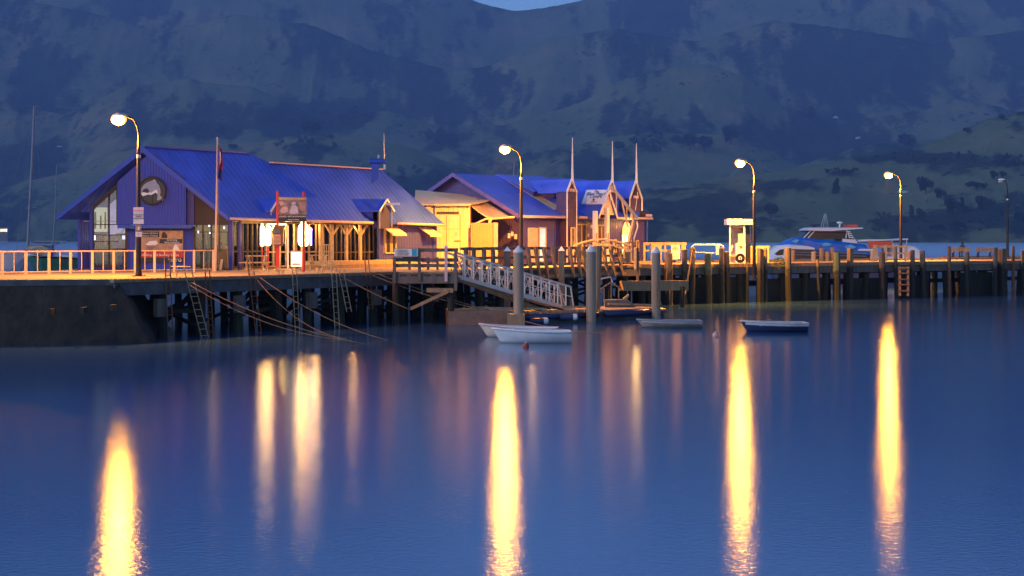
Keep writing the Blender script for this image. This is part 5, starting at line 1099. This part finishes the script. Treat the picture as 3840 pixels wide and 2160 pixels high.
# person seated on the bench, back to the camera
def skinned(name,V,E_,R,mat,parent,sub=2):
    me=bpy.data.meshes.new(name); off=wloc(parent); me.from_pydata([Vector(v)-off for v in V],E_,[]); o=bpy.data.objects.new(name,me); COL.objects.link(o); o.parent=parent; me.materials.append(mat)
    sk=o.modifiers.new('skin','SKIN'); s_=o.modifiers.new('sub','SUBSURF'); s_.levels=sub; s_.render_levels=sub
    for i,r in enumerate(R): me.skin_vertices[0].data[i].radius=r if isinstance(r,tuple) else (r,r)
    me.skin_vertices[0].data[0].use_root=True
    return o
px_=WX(3612,YB); bx0,by0,bz0=px_,YB+.28,DZ+.50
pe=thing('person','person in a dark jacket sitting on the left bench with their back turned','person',(bx0,by0,DZ))
V=[(bx0,by0,bz0+.05),(bx0,by0-.03,bz0+.30),(bx0,by0-.02,bz0+.50),(bx0,by0,bz0+.62),(bx0,by0+.02,bz0+.76),
   (bx0-.19,by0,bz0+.50),(bx0-.27,by0+.05,bz0+.25),(bx0-.16,by0+.26,bz0+.12),(bx0+.19,by0,bz0+.50),(bx0+.27,by0+.05,bz0+.25),(bx0+.16,by0+.26,bz0+.12),
   (bx0-.1,by0+.1,bz0+.04),(bx0-.11,by0+.46,bz0+.05),(bx0-.11,by0+.5,bz0-.36),(bx0-.11,by0+.64,bz0-.45),(bx0+.1,by0+.1,bz0+.04),(bx0+.11,by0+.46,bz0+.05),(bx0+.11,by0+.5,bz0-.36),(bx0+.11,by0+.64,bz0-.45)]
E_=[(0,1),(1,2),(2,3),(3,4),(2,5),(5,6),(6,7),(2,8),(8,9),(9,10),(0,11),(11,12),(12,13),(13,14),(0,15),(15,16),(16,17),(17,18)]
R=[(.17,.12),(.17,.12),(.16,.11),(.06,.06),(.09,.10),.075,.055,.045,.075,.055,.045,.09,.07,.05,.045,.09,.07,.05,.045]
skinned('body',V,E_,R,mCloth,pe)
MB().sphere((bx0,by0+.0,bz0+.83),.105,.12,.13,14,10).build('hair',mSkin,pe,smooth=True)
MB().sphere((bx0,by0-.02,bz0+.42),.25,.17,.24,14,10).build('jacket',mCloth,pe,smooth=True)

# ================================================================ boats
def loft(stations,name,mat,parent,th=0,close=True):
    mb=MB(); mb.grid(stations); 
    if close: mb.add(stations[0],[tuple(range(len(stations[0])))]); mb.add(stations[-1],[tuple(range(len(stations[-1])-1,-1,-1))])
    return mb.build(name,mat,parent,smooth=False,thick=th)
def dinghy(x0,x1,Y,zs,label,hull,inner,trim,bow='L',beam=1.5,yaw=0,free=.42,depth=.0,stripe=None):
    L_=x1-x0; t=thing('dinghy',label,'dinghy',((x0+x1)/2,Y,0),group='small dinghies moored in front of the wharf')
    cx=(x0+x1)/2; sg=1 if bow=='L' else -1; cz,sz=math.cos(yaw),math.sin(yaw)
    def P(u,v,z): X=-sg*(.5-u)*L_; return Vector((cx+X*cz-v*sz,Y+X*sz+v*cz,z))     # u=0 bow
    def bm(u): return beam/2*min(1,(math.sin(min(1,u*1.25+.02)*math.pi/2))**.8)*(1-.12*max(0,u-.7)/.3)
    def sh(u): return zs+free*.35*(1-u)**2.2
    N_=14; outer=[];inn=[]
    for i in range(N_+1):
        u=i/N_; b=bm(u); s=sh(u); rake=.07*(1-u)**3
        sec=[(b,s),(b*.97,s*.66),(b*.82,.12),(b*.5,-.06),(0,-.12*u-.02),(-b*.5,-.06),(-b*.82,.12),(-b*.97,s*.66),(-b,s)]
        outer.append([P(u+ (1-(z/s if s else 1))*rake*1.6,v,z) for v,z in sec]); inn.append([P(u+(1-(z/s))*rake*1.6,v*.93,z+.03 if abs(v)<b*.95 else z) for v,z in sec])
    mb=MB(); mb.grid(outer); mb.add(outer[-1],[tuple(range(9))]); mb.build('hull',hull,t,smooth=True)
    mb=MB(); mb.grid([r[::-1] for r in inn]); mb.build('inside',inner,t,smooth=True)
    mb=MB(); g=[r[0] for r in outer]+[outer[-1][8]]+[r[8] for r in outer][::-1][1:]; mb.tube(g,.04,6); mb.build('gunwale',trim,t,smooth=True)
    for u in (.32,.62,.93):
        b=bm(u)*.9; z=sh(u)-.14; MB().hexa([P(u-.05,-b,z-.03),P(u+.05,-b,z-.03),P(u+.05,b,z-.03),P(u-.05,b,z-.03),P(u-.05,-b,z),P(u+.05,-b,z),P(u+.05,b,z),P(u-.05,b,z)]).build('thwart',inner,t)
    if stripe:
        mb=MB()
        for s_ in (1,-1): mb.grid([[P(i/N_,s_*(bm(i/N_)+.012),sh(i/N_)*.95),P(i/N_,s_*(bm(i/N_)*.99+.012),sh(i/N_)*.70)] for i in range(1,N_+1)])
        mb.build('band',stripe,t)
    return t
Yd=64.5
dinghy(WX(1845,Yd),WX(2140,Yd),Yd,.46,'white dinghy lying broadside in front of the pontoon, nearest of all',mHullW,mWhite,mCapW,'L',1.5,.06,.42)
dinghy(WX(1795,68),WX(2090,68),68.2,.40,'second white dinghy half hidden behind the nearest one',M('cream_hull',(.6,.5,.38),.45),mWhite,mAwn,'L',1.5,-.1,.5)
dinghy(WX(2390,75),WX(2632,75),75.5,.33,'low dark dinghy with a pale side floating in front of the jetty',M('stone_hull',(.3,.27,.22),.5),M('slate_inside',(.2,.2,.22),.6),M('slate_gunwale',(.25,.25,.3),.5),'L',1.5,.02,.2,stripe=M('stone_band',(.4,.35,.28),.5))
dinghy(WX(2780,71.5),WX(3030,71.5),72.0,.42,'grey and navy dinghy rightmost of the dinghies, by the third light streak',mNavy,M('grey_inside',(.4,.38,.36),.6),M('grey_gunwale',(.5,.48,.47),.5),'L',1.5,.04,.28,stripe=M('grey_band',(.45,.42,.4),.5))
def buoy(px,py,Y,r,label,mat):
    p=W(px,py,Y); p.z=r*.35; t=thing('buoy',label,'buoy',(p.x,p.y,0)); MB().sphere(p,r,r,r,14,10).build('ball',mat,t,smooth=True); MB().tube([p+Vector((0,0,r*.9)),p+Vector((0,0,r*1.3))],.03,6).build('eye',mWhite,t)
buoy(1972,1302,WTY(1302),.13,'red mooring buoy in the water in front of the nearest white dinghy',M('dull_red_buoy',(.4,.05,.02),.6)); buoy(2683,1262,WTY(1262),.14,'small pale pink buoy alone between the two dark dinghies',M('pink_buoy',(.7,.35,.25),.5))

# ferry
YFy=152; fz=lambda py: WZ(py,YFy); fx=lambda px: WX(px,YFy)
fe_=thing('ferry','blue and white catamaran ferry with a dark windowed wheelhouse behind the jetty','ferry',(fx(3180),YFy+2.5,0))
def side_loft(top,bot,half,name,mat,parent=fe_,close=True,yc=YFy+2.6):
    # top/bot: photo profile; half(u): half width along the length
    xs=sorted(set([p[0] for p in top]+[p[0] for p in bot])); x0,x1=xs[0],xs[-1]; st=[]
    n=max(14,len(xs)*2)
    for i in range(n+1):
        x=x0+(x1-x0)*i/n; yt=np.interp(x,[p[0] for p in top],[p[1] for p in top]); yb=np.interp(x,[p[0] for p in bot],[p[1] for p in bot]); h=half((x-x0)/(x1-x0))
        zt,zb=fz(yt),fz(yb); X=fx(x); zm=(zt*.75+zb*.25)
        st.append([Vector((X,yc-h*.86,zt)),Vector((X,yc-h,zm)),Vector((X,yc-h,zb)),Vector((X,yc+h,zb)),Vector((X,yc+h,zm)),Vector((X,yc+h*.86,zt)),Vector((X,yc-h*.86,zt))])
    return loft(st,name,mat,parent)
side_loft([(2880,975),(2920,962),(3300,962),(3470,960)],[(2882,980),(2920,984),(3470,986)],lambda u: 2.6*min(1,.25+u*2.2),'hull',mHullW)
side_loft([(2884,982),(2920,985),(3470,987)],[(2890,990),(2925,1062),(3470,1064)],lambda u: 2.5*min(1,.25+u*2.2),'lower_hull',mNavy)
side_loft([(2888,960),(2918,925),(2950,918),(3060,930)],[(2888,975),(3060,962)],lambda u: 2.4*min(1,.2+u*2),'foredeck',mHullW)
MB().pprism([(2905,952),(2925,936),(2940,934),(2938,956),(2915,958)],YFy-.25,.1).build('bow_window',mGlassD,fe_)
side_loft([(2935,920),(2975,898),(3005,890),(3060,896),(3150,905),(3260,918),(3270,955)],[(2935,921),(3040,928),(3060,945),(3270,960)],lambda u: 2.5*min(1,.5+u*2),'blue_body',mFerryB)
side_loft([(2925,921),(2960,917),(3030,920),(3055,928)],[(2925,932),(3055,936)],lambda u: 2.62*min(1,.4+u*2.2),'white_brow',mHullW)
MB().pprism([(2965,936),(3050,936),(3058,968),(2960,968)],YFy-.05,.1).build('saloon_window',mGlassD,fe_)
MB().pprism([(3060,938),(3265,955),(3260,972),(3060,972)],YFy-.12,.1).build('saloon_window',mGlassD,fe_)
for poly in ([(3080,915),(3100,909),(3120,916),(3108,922),(3088,924)],[(3168,923),(3190,917),(3212,926),(3196,934),(3176,936)],[(2968,905),(2985,897),(2998,900),(2985,912)]): MB().pprism(poly,YFy-.02,.08).build('splash_picture',mFerryL,fe_)
side_loft([(3010,893),(3038,862),(3180,864),(3200,892)],[(3010,895),(3200,897)],lambda u: 1.9,'wheelhouse',mGlassD)
for a,b in (((3012,893),(3042,863)),((3030,893),(3056,864)),((3172,893),(3176,864)),((3185,893),(3180,866))): MB().bar(W(*a,YFy+.68),W(*b,YFy+.68),.09,.09).build('window_pillar',mWhite,fe_)
side_loft([(3030,860),(3045,853),(3240,853)],[(3030,864),(3120,866),(3240,857)],lambda u: 2.2,'flybridge_roof',mHullW)
MB().pbox(3045,3170,866,868,YFy+.38,.05).build('red_line',mRed,fe_)
side_loft([(3165,893),(3215,894),(3222,915)],[(3165,908),(3222,918)],lambda u: 2.0,'white_cabin_side',mHullW)
for i in range(4): MB().pbox(3176+i*4,3190+i*4,868+i*7,871+i*7,YFy+.3,.8).build('stair_tread',mWhite,fe_)
MB().tube([W(3148,852,YFy+2),W(3150,838,YFy+2)],.08,8).build('radar_mast',mWhite,fe_); MB().sphere(W(3149,835,YFy+2),.32,.32,.12).build('radar_dome',mWhite,fe_,smooth=True)
for a,b in ((3078,3092),(3088,3094),(3098,3096),(3106,3098)): MB().tube([W(a,853,YFy+2),W(b,802,YFy+2)],.025,5).build('aerial',mSteel,fe_)
side_loft([(3190,842),(3232,841)],[(3188,851),(3234,851)],lambda u: .5,'life_raft',mOrangeRed)
MB().pbox(3258,3345,906,930,YFy-.02,.15).build('red_banner',mOrangeRed,fe_); side_loft([(3222,900),(3260,897),(3345,898),(3410,894)],[(3222,906),(3410,899)],lambda u: 2.2,'stern_canopy',mHullW)
side_loft([(3218,934),(3230,931),(3278,932)],[(3218,940),(3278,942)],lambda u: 2.65,'lower_canopy',mHullW)
for px in (3260,3345,3400): MB().tube([W(px,898,YFy+.3),W(px,965,YFy+.3)],.05,6).build('stern_post',mSteel,fe_)
side_loft([(3350,915),(3440,925),(3460,940)],[(3350,965),(3460,965)],lambda u: 2.3,'stern_bulwark',mHullW)
for y in (945,955): MB().tube([W(2960,y,YFy-.2),W(3250,y+6,YFy-.2)],.025,5).build('side_rail',mSteel,fe_)

# boats behind the quay on the left
YG=92; 
gb=thing('green_boat','green hulled boat with a pale cabin moored behind the railing','boat',(WX(220,YG),YG+1.5,0))
def sl(top,bot,half,name,mat,parent,Yc,smooth=False):
    xs=[p[0] for p in top+bot]; x0,x1=min(xs),max(xs); st=[]; n=16
    for i in range(n+1):
        x=x0+(x1-x0)*i/n; yt=np.interp(x,*zip(*top)); yb=np.interp(x,*zip(*bot)); h=half(i/n); X=WX(x,Yc); zt=WZ(yt,Yc); zb=WZ(yb,Yc)
        st.append([Vector((X,Yc-h,zt)),Vector((X,Yc-h*.9,(zt+zb)/2)),Vector((X,Yc-h*.5,zb)),Vector((X,Yc+h*.5,zb)),Vector((X,Yc+h*.9,(zt+zb)/2)),Vector((X,Yc+h,zt)),Vector((X,Yc-h,zt))])
    return loft(st,name,mat,parent)
sl([(104,960),(160,966),(345,972)],[(106,968),(130,1010),(200,1080),(345,1080)],lambda u:1.3*min(1,.1+u*3),'hull',mHullG,gb,YG)
sl([(104,950),(160,957),(345,966)],[(104,961),(345,973)],lambda u:1.36*min(1,.1+u*3),'white_rail_band',mHullW,gb,YG)
sl([(108,935),(132,921),(185,920),(192,945)],[(108,942),(192,962)],lambda u:1.0,'cabin',mHullW,gb,YG); MB().pprism([(112,938),(130,927),(178,928),(184,932),(176,941),(120,942)],YG-1.1,.1).build('cabin_window',M('green_glass',(.02,.16,.15),.15,var=.1),gb)
sl([(112,920),(130,918),(196,918)],[(112,923),(196,923)],lambda u:1.15,'cabin_roof',mHullW,gb,YG)
sl([(220,958),(245,955),(280,960)],[(220,968),(280,968)],lambda u:.7,'engine_box',mWhite,gb,YG)
MB().tube([W(196,960,YG),W(207,790,YG),W(213,620,YG)],[.05,.04,.025],6).build('mast',mMast,gb)
MB().tube([W(213,624,YG),W(300,962,YG)],.01,4).build('stay',mMast,gb)
YW=97
wb=thing('white_yacht','white yacht with a tall mast moored at the far left behind the railing','yacht',(WX(40,YW),YW,0))
sl([(-160,948),(60,948),(112,946)],[(-160,1060),(60,1060),(112,950)],lambda u:1.4*(1-.85*u**3),'hull',mHullW,wb,YW); sl([(-60,940),(0,940),(60,944)],[(-60,950),(60,950)],lambda u:.8,'coachroof',mWhite,wb,YW)
sl([(130,906),(150,903),(236,903)],[(130,912),(236,914)],lambda u:.9,'boom_cover',mWhite,wb,YW)
MB().tube([W(100,1000,YW),W(118,650,YW),W(128,398,YW)],[.09,.08,.05],8).build('mast',mMast,wb); MB().tube([W(104,399,YW),W(152,401,YW)],.02,5).build('masthead_bar',mMast,wb); MB().tube([W(103,664,YW),W(130,667,YW)],.03,5).build('spreader',mMast,wb); MB().tube([W(96,782,YW),W(138,778,YW)],.03,5).build('spreader',mMast,wb)
for a in (-20,60,175): MB().tube([W(127,402,YW),W(a,948,YW)],.009,4).build('shroud',mMast,wb)

# ================================================================ far shore: houses, trees
def house(px,py,w,h,label,lit=False):
    p=on_hill(px,py); s=p.y/F; t=thing('far_house',label,'house',p); W2=w*s/2; H_=h*s
    MB().box(p.x-W2,p.x+W2,p.y-6,p.y+4,p.z-3,p.z+H_*.6).build('wall',mWhite if not lit else M('lit_wall',(.8,.6,.35),.6,var=.3,emit=(1,.55,.2),es=.35),t)
    MB().prism([(p.x-W2*1.1,p.y-6.5,p.z+H_*.6),(p.x+W2*1.1,p.y-6.5,p.z+H_*.6),(p.x+W2*.5,p.y-6.5,p.z+H_),(p.x-W2*.5,p.y-6.5,p.z+H_)],(0,11,0)).build('roof',M('far_roof',(.5,.5,.52),.5),t)
house(3133,450,16,9,'tiny pale house alone among dark bush high above the third lamp'); house(3218,530,18,9,'tiny white farmhouse up the valley between the third and fourth lamps'); house(3785,794,34,5,'long low pale roof on the shore behind the unlit lamp')
house(225,557,20,7,'pale far house on the slope left of the first lamp'); house(3385,722,36,7,'low pale shed among shrubs below the fourth lamp'); 
hl=thing('lit_shore_house','orange lit house glowing on the far left shore','house',Vector((WX(12,3300),3300,2)))
s=3300/F; MB().box(WX(-8,3300),WX(28,3300),3300,3312,0,(905-856)*s).build('wall',M('far_wall',(.25,.18,.12),.7),hl)
for i,x in enumerate((-3,3,10,17,23)): MB().box(WX(x,3300),WX(x+3,3300),3299,3300.5,(905-868)*s,(905-858)*s).build('window',M('far_lit_window',(1,.8,.5),.5,var=0,emit=(1,.8,.4),es=1.6),hl)
MB().prism([(WX(-12,3300),3298,(905-856)*s),(WX(32,3300),3298,(905-856)*s),(WX(26,3300),3298,(905-851)*s),(WX(-6,3300),3298,(905-851)*s)],(0,14,0)).build('roof',mRoofF,hl)

mCrown=[M('crown_dark',(.012,.02,.012),.9,var=.6,vs=.2,bump=0),M('crown_green',(.018,.03,.014),.9,var=.6,vs=.2,bump=0)]
def crown_mesh(seed,kind):
    rnd=random.Random(seed); mb=MB(); lumps=[]
    for i in range(7 if kind<2 else 5):
        if kind==0: lumps.append((rnd.uniform(-.32,.32),rnd.uniform(-.3,.3),rnd.uniform(.35,.8),rnd.uniform(.18,.28)))
        elif kind==1: lumps.append((rnd.uniform(-.12,.12),rnd.uniform(-.12,.12),.2+.7*i/6,.30*(1-.5*i/6)))
        else: lumps.append((rnd.uniform(-.45,.45),rnd.uniform(-.4,.4),rnd.uniform(.25,.55),rnd.uniform(.16,.26)))
    for (x,y,z,r) in lumps:
        for k in range(150):
            d=Vector((rnd.gauss(0,1),rnd.gauss(0,1),rnd.gauss(0,1))).normalized()*(rnd.random()**.35)*r*rnd.uniform(.75,1.2); c=Vector((x,y,z))+d; s=.035
            a=Vector((rnd.uniform(-1,1),rnd.uniform(-1,1),rnd.uniform(-1,1))).normalized()*s; b=a.cross(Vector((rnd.uniform(-1,1),rnd.uniform(-1,1),rnd.uniform(-1,1)))).normalized()*s
            mb.add([c-a-b,c+a-b,c+a+b,c-a+b],[(0,1,2,3)])
    me=bpy.data.meshes.new('crown'); me.from_pydata(mb.v,[],mb.f); me.materials.append(mCrown[seed%2]); return me
def trunk_mesh(seed):
    rnd=random.Random(seed); mb=MB(); mb.tube([(0,0,-.06),(.01,0,.3),(.03,.02,.6)],[.04,.03,.015],6)
    for i in range(4): a=rnd.uniform(0,6.28); mb.tube([(0,0,.25+.08*i),(.25*math.cos(a),.2*math.sin(a),.45+.1*i)],[.015,.006],5)
    me=bpy.data.meshes.new('trunk'); me.from_pydata(mb.v,[],mb.f); me.materials.append(mDarkWood); return me
CM={(k,s):crown_mesh(s,k) for k in (0,1,2) for s in (0,1)}; TM=[trunk_mesh(s) for s in (0,1)]
def tree(px,py,w,h,kind,label,group=None):
    p=on_hill(px,py); s=p.y/F; t=thing('hill_tree',label,'tree',p,group); t.scale=(w*s,w*s,h*s)
    i=int(px)%2
    for nm,me in (('crown',CM[(kind,i)]),('trunk',TM[i])):
        o=bpy.data.objects.new(nm,me); COL.objects.link(o); o.parent=t
TR=[(3135,728,46,56,1,'single rounded tree on the pasture above the ferry wheelhouse'),(3471,728,66,66,0,'broad dark tree right of the fourth lamp head'),(3527,750,46,44,0,'smaller tree just below right of the broad dark tree'),
(3573,820,64,76,0,'tall leaning tree on the lower slope left of the unlit lamp'),(3608,795,28,52,1,'thin tree touching the tall leaning tree'),(3691,800,66,66,0,'spreading airy tree next to the unlit lamp post'),(3663,716,72,46,2,'low wide clump left of the unlit lamp head'),
(3729,680,34,36,0,'small tree on the rise at the unlit lamp head'),(3763,670,30,28,0,'small round tree just right of the unlit lamp head'),(3418,832,34,54,1,'upright shrubby tree right of the fourth lamp pole'),(3455,838,38,52,0,'second upright tree right of the fourth lamp pole'),
(2890,822,66,56,0,'dark bushy tree on the bank between kiosk and ferry'),(3400,574,84,66,0,'big tree standing on the ridge line above the fourth lamp'),(3626,504,38,24,0,'lone tree on the right hand ridge, middle of the slope'),(3756,454,30,26,0,'lone tree high on the right hand ridge'),
(2741,545,66,72,0,'dark tree directly above the third lamp head'),(2586,570,68,66,0,'left of two round trees on the slope left of the third lamp'),(2642,572,70,62,0,'right of two round trees on the slope left of the third lamp'),(3042,452,50,48,1,'solitary tree in the middle of the valley'),
(1160,520,90,60,0,'tree in the dark wood over the shop roof, tallest one'),(1690,560,60,56,0,'tree on the slope over the yellow shed'),(2320,575,50,40,0,'small tree behind the third spire'),(870,568,40,26,0,'small tree over the shop ridge by the flagpole'),
(3380,850,50,46,2,'low clump by the shore left of the fourth lamp pole'),(3510,872,60,40,2,'low clump by the shore below the broad dark tree'),(3595,868,56,44,0,'shore tree below the tall leaning tree'),(3830,850,70,50,0,'shore tree at the right edge of the view')]
for q in TR: tree(*q)
# far-off bush that reads as one mass: one scattered mesh of crowns
def wood(name,label,spots,n,seed,hs=(24,40)):
    rnd=random.Random(seed); V=[];Fc=[]
    tv=[Vector(v.co) for v in CM[(0,0)].vertices]; tf=[tuple(p.vertices) for p in CM[(0,0)].polygons]
    tv=tv[:1000]; tf=[f for f in tf if max(f)<1000][::2]
    for i in range(n):
        cx,cy,rx,ry=rnd.choice(spots); a=rnd.uniform(0,6.28); r=rnd.random()**.5; px=cx+rx*r*math.cos(a); py=cy+ry*r*math.sin(a); p=on_hill(px,py); s=p.y/F; h=rnd.uniform(*hs)*s; b=len(V)
        ca,sa=math.cos(a*3),math.sin(a*3)
        V+=[p+Vector(((v.x*ca-v.y*sa)*h*1.15,(v.x*sa+v.y*ca)*h*1.15,v.z*h)) for v in tv]; Fc+=[tuple(k+b for k in f) for f in tf]
    me=bpy.data.meshes.new(name); me.from_pydata(V,[],Fc); me.materials.append(mCrown[0]); o=bpy.data.objects.new(name,me); COL.objects.link(o); tag(o,label,'wood',kind='stuff')
wood('distant_wood','far off dark wood scattered over the hills behind the roofs',[(1205,455,210,38),(1165,560,130,35),(760,500,100,24),(1650,545,60,34),(2460,530,90,55),(1560,690,120,40)],150,3)
wood('shore_scrub','dark scrub along the right hand slope and shore',[(3480,600,200,20),(3150,655,85,8),(3740,815,140,40),(3560,860,230,28),(3330,840,60,30),(3790,620,60,20),(3000,885,300,10)],150,4,(16,30))
